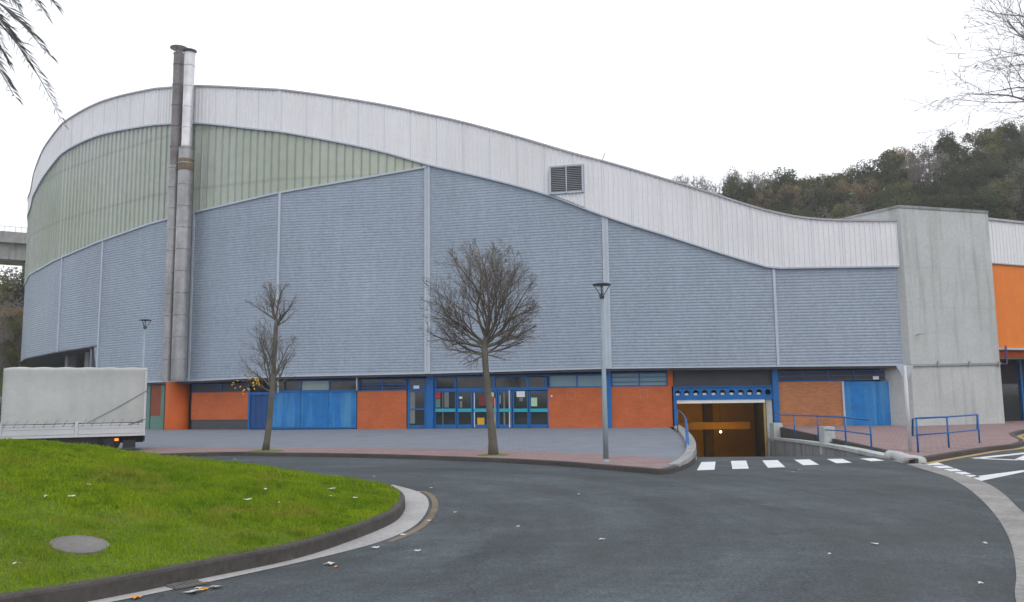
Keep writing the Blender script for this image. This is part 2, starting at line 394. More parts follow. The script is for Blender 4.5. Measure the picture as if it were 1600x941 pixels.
# ---- corrugated cladding, one sheet per bay
def rib_rows(z0, z1, p=.165):
    rows = []; z = math.floor(z0 / p) * p
    while z < z1 + p:
        rows += [(z, .014), (z + .07, .014), (z + .09, 0), (z + .145, 0)]; z += p
    return rows
ends = [0] + SEAMS + [UP.l[-1]]
for i, (a, b) in enumerate(zip(ends, ends[1:])):
    ks = sorted(set([a + .001, b - .001] + [q for q in UP.l if a < q < b] + list(np.arange(a + .4, b, .7)) + ([s667] if a < s667 < b else [])))
    rows = rib_rows(2, 24)
    mb = MB(); k0 = None; grid = {}
    for ci, s in enumerate(ks):
        lo, hi = greybot(s), greytop(s)
        for ri, (z, o) in enumerate(rows):
            grid[ci, ri] = len(mb.v); mb.v.append(UP.P(s, min(max(z, lo), hi), o))
    for ci in range(len(ks) - 1):
        lo = min(greybot(ks[ci]), greybot(ks[ci + 1])); hi = max(greytop(ks[ci]), greytop(ks[ci + 1]))
        for ri in range(len(rows) - 1):
            if rows[ri + 1][0] > lo and rows[ri][0] < hi:
                mb.f.append((grid[ci, ri], grid[ci + 1, ri], grid[ci + 1, ri + 1], grid[ci, ri + 1])); mb.m.append(0)
    mb.build('corrugated_wall', M_wall, hall)
# ---- seams between bays
for i, s in enumerate(SEAMS):
    mb = MB(); dbl = i in (4, 5)
    for o in ((-.17, -.05), (.05, .17)) if dbl else ((-.07, .07),):
        mb.wall(UP, s + o[0], s + o[1], greybot(s + .05), greytop(s) + .02, .0, .075)
    if dbl: mb.wall(UP, s - .05, s + .05, greybot(s), greytop(s), .0, .045)
    mb.build('cover_strip', M_trim, hall)
# ---- white ribbed roof band
def ribbed(path, s0, s1, zlo, zhi, pitch, rw, rd, base, mi_rib=0, steps=None):
    mb = MB(); s = s0; prof = []
    while s < s1:
        prof += [(s, base), (s + pitch - rw * 1.6, base), (s + pitch - rw * 1.3, base + rd), (s + pitch - rw * .3, base + rd)]
        s += pitch
    prof = [(a, o) for a, o in prof if a <= s1] + [(s1, base)]
    for k, (a, o) in enumerate(prof):
        mb.v.append(path.P(a, zlo(a), o)); mb.v.append(path.P(a, max(zhi(a), zlo(a)), o))
    for k in range(len(prof) - 1):
        mb.f.append((2*k, 2*k+2, 2*k+3, 2*k+1)); mb.m.append(mi_rib if prof[k][1] > base and prof[k+1][1] > base else 0)
    return mb
sL = UP.l[-1]
mb = ribbed(UP, 0, sL, bandb, top, .27, .06, .045, .10)
for k in np.arange(60, sL, 1.62):                       # overlap joints of the roof sheets
    mb.wall(UP, k, k + .015, bandb(k), top(k), .100, .112, 1)
mb.build('roof_band', [M_white, M_trim], hall)
def strip(name, fz, h, o0, o1, mt_, s0=0, s1=None, step=.8):
    mb = MB(); s1 = s1 or sL; ks = list(np.arange(s0, s1, step)) + [s1]
    for a, b in zip(ks, ks[1:]): mb.wall(UP, a, b, fz(a) , fz(a) + h, o0, o1, 0, fz(b), fz(b) + h)
    return mb.build(name, mt_, hall)
strip('roof_edge', lambda s: top(s) - .03, .10, .02, .2, M_edge)
strip('band_edge', lambda s: bandb(s) - .07, .09, .0, .16, M_trim)
strip('wall_head_trim', lambda s: gtop(s) - .03, .11, .0, .1, M_trim, 0, s667)
strip('wall_foot_trim', lambda s: soff(s) - .05, .08, .0, .06, M_trim, s155, sL)
strip('wall_foot_edge', lambda s: raised(s) - .05, .08, .0, .06, M_soffit, 0, s155)
# ---- milky green glazing
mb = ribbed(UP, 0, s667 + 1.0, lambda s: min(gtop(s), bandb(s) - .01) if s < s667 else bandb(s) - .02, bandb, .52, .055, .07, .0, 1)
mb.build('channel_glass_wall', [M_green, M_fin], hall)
# ---- roof behind the band, soffit, body of the ground floor
mb = MB(); ks = list(np.arange(0, sL, 2.5)) + [sL]
for a, b in zip(ks, ks[1:]):
    A, B = UP.P(a, top(a) - .05, 0), UP.P(b, top(b) - .05, 0)
    def inn(P, k): return (P[0] + (12 - P[0]) * k, P[1] + (100 - P[1]) * k, P[2] - 4 * k)
    mb.face([A, B, inn(B, .5), inn(A, .5)]); mb.face([inn(A, .5), inn(B, .5), (12, 100, 5)])
mb.build('roof', M_white, hall)
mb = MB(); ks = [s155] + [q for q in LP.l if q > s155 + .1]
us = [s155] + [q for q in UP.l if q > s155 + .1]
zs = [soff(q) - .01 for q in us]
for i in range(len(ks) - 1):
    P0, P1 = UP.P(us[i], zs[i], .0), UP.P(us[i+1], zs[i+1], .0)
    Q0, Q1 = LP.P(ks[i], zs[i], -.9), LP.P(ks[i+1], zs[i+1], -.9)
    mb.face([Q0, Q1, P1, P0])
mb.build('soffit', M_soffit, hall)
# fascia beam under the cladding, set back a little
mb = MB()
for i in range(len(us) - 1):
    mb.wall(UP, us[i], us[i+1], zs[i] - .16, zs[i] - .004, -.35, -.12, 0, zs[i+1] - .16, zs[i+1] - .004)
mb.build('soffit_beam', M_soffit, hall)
# dark backing wall of the ground floor, left out at the garage
def Ls(px, py): return LP.hit(px, py)
sg0, sg1 = Ls(1054, 650)[0], Ls(1208, 650)[0]
s230 = Ls(226, 640)[0]
for a, b in [(s230, Ls(303,640)[0]), (Ls(303,640)[0], Ls(437,640)[0]), (Ls(437,640)[0], Ls(667,640)[0]), (Ls(667,640)[0], Ls(945,640)[0]), (Ls(945,640)[0], sg0), (sg1, LP.l[-1])]:
    mb = MB(); mb.wall(LP, a, b, -.3, 3.6, -.6, -.32); mb.build('backing_wall', M_dark, hall)
# left part where the wall hangs over a dark undercroft
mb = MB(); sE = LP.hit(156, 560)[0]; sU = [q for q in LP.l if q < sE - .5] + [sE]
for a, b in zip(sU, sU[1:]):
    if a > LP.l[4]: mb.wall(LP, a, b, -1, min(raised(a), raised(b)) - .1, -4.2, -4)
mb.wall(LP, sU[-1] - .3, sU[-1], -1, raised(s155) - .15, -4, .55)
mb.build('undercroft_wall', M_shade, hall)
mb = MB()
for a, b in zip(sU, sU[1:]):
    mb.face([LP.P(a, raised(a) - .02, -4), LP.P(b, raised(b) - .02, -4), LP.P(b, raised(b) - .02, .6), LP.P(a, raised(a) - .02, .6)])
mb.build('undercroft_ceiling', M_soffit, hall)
for px in (90, 122):
    s = LP.hit(px, 562)[0]; mb = MB(); mb.wall(LP, s - .3, s + .3, 0, raised(s) - .05, -1.2, -.6)
    mb.build('undercroft_column', M_conc_dark, hall)
mb = MB(); mb.wall(LP, sU[-1], s230 + .02, 0, 3.7, .05, .5); mb.build('plinth_wall', M_greypanel, hall)

# ------------------------------------------------------------------ ground-floor pieces measured on the wall
def rect(x0, y0, x1, y1):
    ym = (y0 + y1) / 2; xm = (x0 + x1) / 2
    return Ls(x0, ym)[0], Ls(x1, ym)[0], Ls(xm, y1)[1], Ls(xm, y0)[1]
def wbox(mb, r, o0, o1, mi=0, zb=None):
    s0, s1, z0, z1 = rect(*r); mb.wall(LP, s0, s1, z0 if zb is None else zb, z1, o0, o1, mi)
def piece(name, r, o0, o1, mt_, parent=None, zb=None):
    mb = MB(); wbox(mb, r, o0, o1, 0, zb); return mb.build(name, mt_, parent or hall)
GZ = .05
# brick panels
piece('brick_wall', (299, 613, 388, 656), -.32, .0, M_brick)
piece('brick_plinth', (299, 656.5, 388, 670), -.32, -.03, M_greypanel, zb=GZ)
piece('brick_wall', (558, 611, 635, 669), -.32, .0, M_brick, zb=GZ)
piece('brick_wall', (857, 606, 946, 668), -.32, .0, M_brick, zb=GZ)
piece('brick_wall', (955, 604, 1050.5, 667), -.32, .0, M_brick, zb=GZ)
piece('brick_wall', (1217, 596, 1319, 670), -.32, -.0, M_brick_worn, zb=-.4)
piece('brick_pier', (1043, 578, 1051, 603.5), -.32, .02, M_orange)
# orange curved column at the foot of the flues
a = Ls(280, 640); c = LP.P(a[0], .05, .15); mb = MB()
mb.lathe(c, [(.72, 0), (.72, 3.0), (0, 3.0)], 28); mb.build('brick_column', M_orange, hall, True)
# blue sheet gates, each leaf its own part
for x0, x1 in ((426, 470), (470.5, 513), (513.5, 557)):
    g = piece('gate_leaf', (x0, 612, x1, 669), -.08, .06, M_bluegate, zb=.16)
    
    for q_ in ((x0, 610, x1, 613), (x0, 667, x1, 669.6)): mb = MB(); wbox(mb, q_, -.02, .1); mb.build('gate_rail', M_blue, g)
g = piece('side_gate', (389, 613, 424, 669), -.2, -.04, M_bluedark, zb=.16)
mb = MB(); wbox(mb, (388, 608, 390.5, 670), -.2, .05, zb=GZ); wbox(mb, (423, 608, 426, 670), -.2, .08, zb=GZ); wbox(mb, (390.5, 613, 423, 617), -.1, .04)
for x in (397, 405, 414): wbox(mb, (x, 617, x + .8, 668), -.06, 0)
mb.build('gate_frame', M_blue, g)
g = piece('gate_leaf', (1320, 596, 1370, 670), -.1, .03, M_bluegate, zb=-.2); 
g = piece('gate_leaf', (1370.5, 596, 1421, 670), -.1, .03, M_bluegate, zb=-.2)
piece('gate_jamb', (1317, 596, 1320, 670), -.1, .06, M_trim, zb=-.2)
piece('notice_plate', (1363.5, 588, 1372.5, 593), .04, .06, M_paper)
# strip windows: frame with bars and panes
def window(r, panes, bars=0, glass=None, frame_w=1.6, slats=0, off=-.1):
    x0, y0, x1, y1 = r; mb = MB(); w_ = frame_w
    wbox(mb, (x0, y0, x1, y0 + w_), off - .06, off + .06); wbox(mb, (x0, y1 - w_, x1, y1), off - .06, off + .06)
    xs = [x0 + (x1 - x0) * k / panes for k in range(panes + 1)]
    for k, x in enumerate(xs):
        xx = min(max(x - w_ / 2, x0), x1 - w_); wbox(mb, (xx, y0 + w_, xx + w_, y1 - w_), off - .055, off + .055)
    for k in range(slats):
        y = y0 + (y1 - y0) * (k + 1) / (slats + 1); wbox(mb, (x0 + w_, y - .5, x1 - w_, y + .5), off - .03, off + .05)
    fr = mb.build('window_frame', M_blue, hall)
    for k in range(panes):
        g_ = glass[k] if isinstance(glass, list) else (glass or M_glass)
        p = MB(); wbox(p, (xs[k] + w_ / 2 + .1, y0 + w_, xs[k+1] - w_ / 2 - .1, y1 - w_), off - .03, off - .01); p.build('pane', g_, fr)
    return fr
window((299, 600, 388, 612.5), 2, glass=M_greypanel, frame_w=.8)
window((426, 594, 558, 611), 3, glass=[M_glass, M_palepane, M_glass], frame_w=1.6)
window((559, 592, 635, 610.5), 2, slats=3, frame_w=1.4)
window((857, 585, 945, 606), 2, glass=M_frost, frame_w=2)
window((955, 582, 1043, 604), 2, glass=M_frost, slats=2, frame_w=1.8)
window((1217, 579, 1413, 594.5), 5, slats=1, frame_w=1.2, glass=M_greypanel)
# blue columns
for r, zb in (((667, 585, 678, 669), GZ), ((945.5, 577, 955, 668), GZ), ((1207.5, 575, 1216.5, 668), -.6)):
    piece('column', r, -.2, .14, M_blue, zb=zb)
piece('column', (1053, 622, 1057.5, 667), -.1, .12, M_blue, zb=GZ)
# drain pipe beside the gates
mb = MB(); q0, q1 = Ls(560, 585), Ls(560, 611)
mb.tube([LP.P(q0[0], q0[1] + .1, .3), LP.P(q1[0], q1[1], .3)], .05, 8); mb.build('drain_pipe', M_whitepole, hall, True)
mb = MB(); q0, q1 = Ls(438, 585), Ls(438, 614)
mb.tube([LP.P(q0[0], q0[1] + .1, .3), LP.P(q1[0], q1[1], .3)], .05, 8); mb.build('drain_pipe', M_whitepole, hall, True)

# glazed doors and lights of the entrance
def leaf(name, x0, x1, y0=611, y1=667, band=True, fw_=2.0, mid=None, off=-.08):
    mb = MB(); wbox(mb, (x0, y0, x0 + fw_, y1), off - .05, off + .05, zb=.14); wbox(mb, (x1 - fw_, y0, x1, y1), off - .05, off + .05, zb=.14)
    wbox(mb, (x0 + fw_, y0, x1 - fw_, y0 + 2), off - .05, off + .05); wbox(mb, (x0 + fw_, y1 - 3.4, x1 - fw_, y1), off - .05, off + .05, zb=.14)
    if mid: wbox(mb, (x0 + fw_, mid - 1, x1 - fw_, mid + 1), off - .04, off + .04)
    d = mb.build(name, M_blue, hall)
    g = MB(); wbox(g, (x0 + fw_, y0 + 2, x1 - fw_, y1 - 3.4), off - .02, off); g.build('glass', M_glass, d)
    if band:
        b = MB(); wbox(b, (x0 + fw_ - .4, 638.6, x1 - fw_ + .4, 643.8), off + .052, off + .075); b.build('push_band', M_cyan, d)
    return d
dd = leaf('glazed_door', 636.5, 666, 610, 668, band=False, mid=639.5, fw_=3.2)
mb = MB(); wbox(mb, (640, 613, 648, 662), -.09, -.062); mb.build('curtain', M_curtain, dd)
window((636.5, 591, 666, 609.5), 1, slats=3, frame_w=2)
piece('notice_plate', (646, 602.5, 655, 607.5), -.03, -.01, M_paper)
d1 = leaf('side_light', 678.5, 713); d2 = leaf('glazed_door', 714, 738); d3 = leaf('glazed_door', 739, 762)
d4 = leaf('glazed_door', 763, 777); d5 = leaf('glazed_door', 778, 800); d6 = leaf('glazed_door', 801, 825.5); d7 = leaf('side_light', 826.5, 857)
fr = MB(); wbox(fr, (678.5, 605.8, 857, 610.6), -.16, .0); wbox(fr, (678.5, 587, 857, 589.5), -.16, .0)
for x in (680, 711, 772, 824, 853): wbox(fr, (x - 1.8, 589.5, x + 1.8, 605.8), -.15, -.02)
fr = fr.build('transom_frame', M_blue, hall)
for a, b in ((682, 709), (713, 770), (774, 822), (826, 851)):
    p = MB(); wbox(p, (a, 589.6, b, 605.7), -.1, -.08); p.build('pane', M_glass, fr)
def onit(name, r, parent, mt_, o=-.055): 
    mb = MB(); wbox(mb, r, o, o + .012); return mb.build(name, mt_, parent)
onit('poster', (680.5, 613, 687.5, 622.5), d1, M_red); onit('poster', (680.5, 623.5, 687.5, 637), d1, M_greenmetal)
onit('pull_bar', (691, 613, 692.2, 666), d1, M_curtain); onit('curtain', (694, 613, 701, 637), d1, M_curtain)
onit('notice', (717, 620, 722, 623), d2, M_paper); onit('notice', (718, 627, 722, 637), d2, M_curtain)
onit('pull_bar', (740.6, 614, 742, 668), d3, M_whitepole, -.02); onit('poster', (748, 617, 758, 634), d3, mt('dim_red_poster', (.16, .03, .04)))
onit('yellow_sign', (745.5, 653, 756.5, 664.5), d3, M_yellow)
onit('poster', (765.5, 611.5, 771.5, 620), d4, M_greenpaper); onit('poster', (768.5, 620.5, 772.5, 634), d4, M_red); onit('pull_bar', (772.8, 622, 774, 668), d4, M_whitepole, -.02)
onit('notice', (780.3, 618, 781.8, 631), d5, M_palepane); onit('curtain', (786.3, 613, 789, 664), d5, M_curtain); onit('pull_bar', (795, 610, 797, 668), d5, M_whitepole, -.02)
onit('notice', (807, 611.5, 820, 620.5), d6, M_paper, -.03); onit('notice', (811, 621, 817, 627), d6, M_curtain)
onit('notice', (829.5, 621.5, 839, 635), d7, M_greenpaper, -.055)
# outlines of removed plates and the little bell on the brick
for r in ((886, 611, 899, 624), (1000, 609, 1012, 622)):
    mb = MB(); x0, y0, x1, y1 = r
    for q in ((x0, y0, x1, y0 + .5), (x0, y1 - .5, x1, y1), (x0, y0, x0 + .5, y1), (x1 - .5, y0, x1, y1)): wbox(mb, q, .002, .006)
    mb.build('chalk_outline', mt('chalky_paint', (.42, .25, .18)), hall)
mb = MB(); a = Ls(862, 619); mb.tube([LP.P(a[0], a[1], .0), LP.P(a[0], a[1], .06)], .05, 10); mb.build('bell_push', M_paper, hall)
# green gate left of the column
g = MB()
for r in ((229, 597, 232, 668), (238, 597, 242.5, 668), (259.5, 595, 264.5, 668), (242.5, 596, 259.5, 600), (232, 604, 238, 605.5), (232, 610, 238, 611.5)): wbox(g, r, .3, .4, zb=(GZ if r[3] > 660 else None))
wbox(g, (242.5, 650, 259.5, 668), .3, .38, zb=GZ)
g = g.build('service_gate', M_greenmetal, hall)
p = MB(); wbox(p, (242.6, 600, 259.4, 650), .31, .34); p.build('gate_panel', mt('dull_red_panel', (.24, .07, .04), var=.2), g)
p = MB(); wbox(p, (229, 600, 238, 615), .25, .29); wbox(p, (229, 615, 238, 667), .25, .3, 1); p.build('gate_infill', [M_glass, M_curtain], g)

# ---- roof louvre with its slats, little ribbed apron under it
a = Us(861, 262); b = Us(911, 300); s0, s1 = Us(861, 280)[0], Us(911, 280)[0]; zt0, zt1 = Us(861, 262)[1], Us(911, 257)[1]; zb0, zb1 = Us(861, 303)[1], Us(912, 300)[1]
fr = MB()
for (u0, u1) in ((s0 - .06, s0 + .04), ((s0 + s1) / 2 - .03, (s0 + s1) / 2 + .03), (s1 - .04, s1 + .06)): fr.wall(UP, u0, u1, zb0 - .1, zt0, .12, .30)
fr.wall(UP, s0, s1, zt0 - .08, zt0 + .02, .12, .28); fr.wall(UP, s0, s1, zb0 - .1, zb0, .12, .3)
fr = fr.build('louvre', M_trim, hall)
mb = MB(); mb.wall(UP, s0, s1, zb0, zt0, .11, .19, 1)
z = zb0 + .02
while z < zt0 - .1:
    A, B = UP.P(s0, z, .285), UP.P(s1, z, .285); C_, D_ = UP.P(s1, z + .08, .2), UP.P(s0, z + .08, .2)
    mb.face([A, B, C_, D_]); z += .105
mb.build('slats', [M_louvre, M_dark], fr)
mb = ribbed(UP, s0, s1 + .1, lambda s: bandb(s) + .05, lambda s: max(zb0 - .1, bandb(s) + .05), .2, .05, .05, .17)
mb.build('apron_sheet', M_white, fr)
a = Us(940, 252); P0 = UP.P(a[0], top(a[0]), .0); mb = MB(); mb.tube([P0, (P0[0] + .22, P0[1], P0[2] + .55)], .025, 5); mb.build('antenna', M_edge, hall)

# ---- garage opening: panel, holed beam, lintel, jamb, inside
piece('upper_panel', (1051.5, 575, 1207, 604.5), -.3, -.12, M_greypanel)
s0, s1, z0, z1 = rect(1052, 605, 1207, 623)
sc_ = [s0 + (s1 - s0) * (k + .5) / 11 for k in range(11)]; rr = .155; zc = z0 + (z1 - z0) * .52
mb = MB(); half = (s1 - s0) / 22
for c_ in sc_:                                # web plate with a round hole per cell
    ring = []; N_ = 20
    for side, o in (('f', .05), ('b', -.05)):
        k0 = len(mb.v)
        for j in range(N_):
            t = 2 * math.pi * j / N_; ct, st = math.cos(t), math.sin(t)
            mb.v.append(LP.P(c_ + rr * ct, zc + rr * st, o))
            sc2 = min(half / abs(ct) if abs(ct) > 1e-6 else 9e9, ((z1 - zc) if st > 0 else (zc - z0)) / abs(st) if abs(st) > 1e-6 else 9e9)
            mb.v.append(LP.P(c_ + sc2 * ct, zc + sc2 * st, o))
        for j in range(N_):
            a0, a1 = k0 + 2 * j, k0 + 2 * ((j + 1) % N_)
            f_ = (a0, a1, a1 + 1, a0 + 1); mb.f.append(f_[::-1] if side == 'f' else f_); mb.m.append(0)
        ring.append(k0)
    for j in range(N_):
        a0, a1 = ring[0] + 2 * j, ring[0] + 2 * ((j + 1) % N_); b0, b1 = ring[1] + 2 * j, ring[1] + 2 * ((j + 1) % N_)
        mb.f.append((a0, b0, b1, a1)); mb.m.append(0)
mb.wall(LP, s0, s1, z1, z1 + .05, -.12, .12); mb.wall(LP, s0, s1, z0 - .05, z0, -.12, .12)
mb.build('holed_beam', M_blue, hall)
piece('beam_backing', (1052, 605, 1207, 623), -.4, -.35, M_dark)
for c_ in sc_[:-1]:
    mb = MB(); mb.wall(LP, c_ - .10, c_ + .10, zc - .13, zc - .01, -.16, -.07); mb.build('pale_slat', M_truckpale, hall)  # pale slat showing through each hole of the beam
piece('door_box', (1055, 624.5, 1195, 630), -.3, .08, M_truckpale)
piece('garage_jamb', (1198, 624, 1207.4, 680), -.3, .0, M_concrete, zb=-3.5)
piece('door_track', (1194.5, 630, 1197.5, 700), -.12, -.02, M_yelline, zb=-3.2)
# garage interior (a room behind the opening, floor low)
RZ = -2.7
L0, R0 = LP.P(sg0, 0, -.3), LP.P(sg1 - .35, 0, -.3)
gl, gr = (L0[0] - .5, L0[1]), (R0[0] + .1, R0[1])
BY = 60.0
mb = MB()
def vwall(mb, a, b, z0, z1, mi=0): mb.face([(a[0], a[1], z0), (b[0], b[1], z0), (b[0], b[1], z1), (a[0], a[1], z1)], mi)
gb0, gb1 = (gl[0] - 2.0, BY), (gr[0] + 3.5, BY)
vwall(mb, gb0, gb1, RZ - .3, 1.7)                               # far wall
vwall(mb, gl, gb0, RZ - .3, 1.7, 1); vwall(mb, gr, gb1, RZ - .3, 1.7, 2)
mb.face([(gl[0], gl[1], 1.66), (gr[0], gr[1], 1.66), (*gb1, 1.66), (*gb0, 1.66)], 1)
mb.build('garage_room', [M_garagewall, M_garagedark, M_dark], hall)
mb = MB(); pA, pB = D(1056, 666, 50.5), D(1172, 666, 50.5)
mb.box(pA.x - 1, pB.x, 50.5, 51, pA.z - .22, pA.z + .2, 0); mb.build('garage_beam', M_garagebeam, hall)
mb = MB(); pA = D(1102, 690, 52.5); mb.box(pA.x, pA.x + .55, 52.5, 53, RZ - .2, 1.6); mb.build('garage_column', M_garagedark, hall)
pb = D(1126, 675, 51.5)
lamp = MB(); lamp.lathe((pb.x, pb.y, pb.z), [(0, -.07), (.06, -.04), (.07, 0), (.05, .05), (0, .07)], 12); lamp.tube([(pb.x, pb.y, pb.z + .06), (pb.x, pb.y, 1.66)], .01, 4, 1)
lo = lamp.build('garage_lamp', [M_bulb, M_dark], hall, True)
pl = bpy.data.lights.new('garage_fill_light', 'POINT'); pl.energy = 35; pl.color = (1, .72, .30); pl.shadow_soft_size = .3  # set apart from the bulb to brighten the beam's front
plo = bpy.data.objects.new('garage_fill_light', pl); col.objects.link(plo); plo.location = (pb.x - .3, 48.6, .1)
pl2 = bpy.data.lights.new('garage_fill_light', 'POINT'); pl2.energy = 110; pl2.color = (1, .72, .30); pl2.shadow_soft_size = .3  # second light added to brighten the ochre walls, no fitting of its own
plo2 = bpy.data.objects.new('garage_fill_light', pl2); col.objects.link(plo2); plo2.location = (pb.x - .3, 55.5, .6)

# ------------------------------------------------------------------ two exhaust flues
def flue(name, x0, x1, ytop, rlow, rup, ysplit, mats, label, Yoff=.9):
    s = Us(x0, 590)[0]; Y = UP.P(s, 0, Yoff + rlow)[1]; base = tuple(D(x0, 590, Y))
    zt = D(x1, ytop, Y).z; zs = D((x0 + x1) / 2, ysplit, Y).z; zb = 3.1
    root = thing(name, (base[0], Y, zb), label, 'flue', 'exhaust flues up the hall facade')
    mlow, mup = mats
    z = zb; k = 0
    lo_, upb = MB(), MB(); prof = []
    def sleeve(mb, z0, z1, r):
        mb.lathe((base[0], Y, 0), [(r, z0), (r, z1 - .06), (r + .03, z1 - .05), (r + .03, z1), (r, z1 + .005)], 40)
    while z < zs - .01:
        z1 = min(z + 1.35, zs); sleeve(lo_, z, z1, rlow); z = z1
    lo_.lathe((base[0], Y, 0), [(rlow, zs), (rup, zs + .12)], 24)
    while z < zt - .01:
        z1 = min(z + 1.35, zt); sleeve(upb, z, z1, rup); z = z1
    lo_.build('lower_casing', mlow, root); upb.build('upper_pipe', mup, root)
    b = MB(); 
    for zz in np.arange(zb + 2, zt - 1, 5.2): b.box(base[0] - .05, base[0] + .05, Y, Y + Yoff + rlow, zz, zz + .08)
    b.build('wall_bracket', M_lampgreen, root)
    return root, base[0], Y, zt
fa = flue('exhaust_flue', 261.5, 284.5, 84, .33, .32, 262, (M_steel, M_steel_dark), 'darker sooty left one of the two tall exhaust flues, with a flat round cap')
fb = flue('exhaust_flue', 279, 299, 84, .45, .32, 232, (M_steel, M_steel_bright), 'right one of the two tall exhaust flues, its upper half of bright steel')
for (root, x, Y, zt), rad, dz, tl in ((fa, .56, .36, .1), (fb, .42, .2, -.06)):
    mb = MB(); c = (x, Y, zt + dz)
    mb.lathe(c, [(0, .1), (rad * .5, .08), (rad, 0), (rad, -.03), (rad * .5, .06), (0, .09)], 24)
    for j in range(3):
        t = 2.1 * j + .5; mb.tube([(x + .3 * math.cos(t), Y + .3 * math.sin(t), zt - .1), (x + .3 * math.cos(t), Y + .3 * math.sin(t), zt + dz + .05)], .02, 4)
    mb.build('cap', M_steel_dark, root, True)
# rust ring on the bright flue, dark casing strip between flues and the seam
root, x, Y, zt = fb; zr = D(287, 268, Y).z
mb = MB(); mb.lathe((x, Y, 0), [(.465, zr), (.465, zr + .75)], 24); mb.build('rusted_ring', M_rust, root, True)
mb = MB(); s0 = Us(289, 480)[0]; s1 = Us(298, 480)[0]
for z0, z1, mi in ((3.3, greytop(s0) - .02, 0),): mb.wall(UP, s0, s1, z0, z1, .0, .09, mi)
s3 = Us(303, 165)[0]; mb.wall(UP, s3 - .05, s3 + .12, greytop(s3), top(s3) - .1, .13, .2, 1)  # slim rail on the band; over the glass a dark strip standing for shade
mb.build('flue_strip_and_shade', [M_shade, M_steel_dark], hall)

# ------------------------------------------------------------------ concrete tower and the orange wing
tl = XY(1426, 43.4); tr = XY(1566, 45.3); bl = (tl[0] - 2.6, tl[1] + 3.9); bl2 = (tl[0] - 3.0, tl[1] + 4.5); br = (tr[0] - 3.0, tr[1] + 4.5)
t_ = (D(1408, 322, tl[1])); ztl = t_.z; ztr = D(1533, 331, tr[1]).z
TW = Path([tl, tr])
tower = thing('concrete_tower', (24, 45, 0), 'tall bare grey concrete stair tower between the ribbed hall and the orange wing', 'tower')
mb = MB()
mb.hexa([(*tl, -.6), (*tr, -.6), (*br, -.6), (*bl2, -.6), (*tl, ztl), (*tr, ztr), (*br, ztr - .1), (*bl2, ztl - .1)])
mb.build('wall', M_concrete, tower)
mb = MB(); mb.wall(TW, 0, TW.l[-1], ztl - .1, ztl + .05, -.1, .04, 0, ztr - .1, ztr + .05)
mb.bar((tl[0], tl[1], ztl), (bl2[0], bl2[1], ztl - .1), .14, .12)
mb.build('coping', M_conc_dark, tower)
def TWz(px, py): s, z = TW.hit(px, py); return s, z
mb = MB(); z0 = TWz(1428, 571)[1]; z1 = TWz(1562, 568)[1]
mb.wall(TW, -.0, TW.l[-1], z0 - .06, z0 + .05, .0, .09, 0, z1 - .06, z1 + .05)
for k in (.28, .63, .97): 
    s = TW.l[-1] * k; mb.wall(TW, s - .05, s + .05, z0 - .05, z0 + .22, .09, .14)
mb.build('cable_rail', M_louvre, tower)
mb = MB(); s, z = TWz(1432, 523); mb.bar(TW.P(s, z, .02), TW.P(s + .1, z, .3), .04); mb.bar(TW.P(s - .15, z, .3), TW.P(s + .3, z + .02, .3), .05); mb.build('wall_lamp', M_louvre, tower)
# faint formwork seams
mb = MB()
for py in (418, 480): 
    s, z = TWz(1440, py); mb.wall(TW, .02, TW.l[-1] - .02, z, z + .008, .0, .003)
mb.build('formwork_seam', M_conc_dark, tower)

wing = thing('orange_wing', (34, 50, 0), 'low wing with orange facade panels under a white ribbed band at the right edge', 'building')
wa = (tr[0] - .15, tr[1] + .25); wdir = Vector((1, .43)).normalized(); wb = (wa[0] + wdir.x * 30, wa[1] + wdir.y * 30)
WP = Path([wa, wb])
def Wz(px, py): return WP.hit(px, py)
zt0 = Wz(1540, 344)[1]; zm = Wz(1546, 411)[1]; zb = Wz(1555, 544)[1]; zt1 = Wz(1598, 356)[1]; s1_ = Wz(1598, 356)[0]
sl_ = (zt1 - zt0) / (s1_ - Wz(1540, 344)[0]) * .5
zt1 = zt0
mb = ribbed(WP, 0, 30, lambda s: zm, lambda s: zt0, .28, .05, .03, .12); mb.build('white_band', M_white, wing)
mb = MB(); mb.wall(WP, 0, 30, zt0 - .03, zt0 + .1, 0, .22); mb.wall(WP, 0, 30, zm - .06, zm, 0, .16); mb.build('band_edge', M_edge, wing)
for k in range(6):
    mb = MB(); mb.wall(WP, k * 5 + .02, k * 5 + 4.98, zb, zm - .06, 0, .06); mb.build('orange_panel', M_orangepanel, wing)
mb = MB(); mb.wall(WP, 0, 30, zb - .1, zb, -.3, .3); mb.build('panel_foot', M_trim, wing)
mb = MB(); mb.wall(WP, 0, 30, zb - .5, zb - .12, -.5, -.1); mb.build('fascia', mt('orange_red_fascia', (.45, .07, .01)), wing)
mb = MB(); mb.wall(WP, 0, 30, -.6, zb - .5, -2.2, -2.0); mb.build('recessed_wall', M_dark, wing)
mb = MB(); mb.wall(WP, .1, 1.9, -.6, 2.5, -1.99, -1.7); mb.build('brick_wall', M_brick_worn, wing)
mb = MB(); mb.wall(WP, .1, 1.9, 2.5, 3.0, -1.95, -1.8); mb.build('window', M_frost, wing)
for s in (2.0, 4.6, 8.0, 12): 
    mb = MB(); mb.wall(WP, s, s + .16, -.3, zb - .5, -2, -1.8); mb.build('door_post', M_blue, wing)
mb = MB(); mb.wall(WP, 2.2, 4.5, -.3, 2.3, -1.95, -1.9); mb.build('door', M_glass, wing)
mb = MB(); a = WP.P(0, 0, 0); b = WP.P(30, 0, 0); mb.face([(*a[:2], zt0), (*b[:2], zt0), (b[0] - 6, b[1] + 14, zt0 - .3), (a[0] - 6, a[1] + 14, zt0 - .3)]); mb.build('roof', M_white, wing)
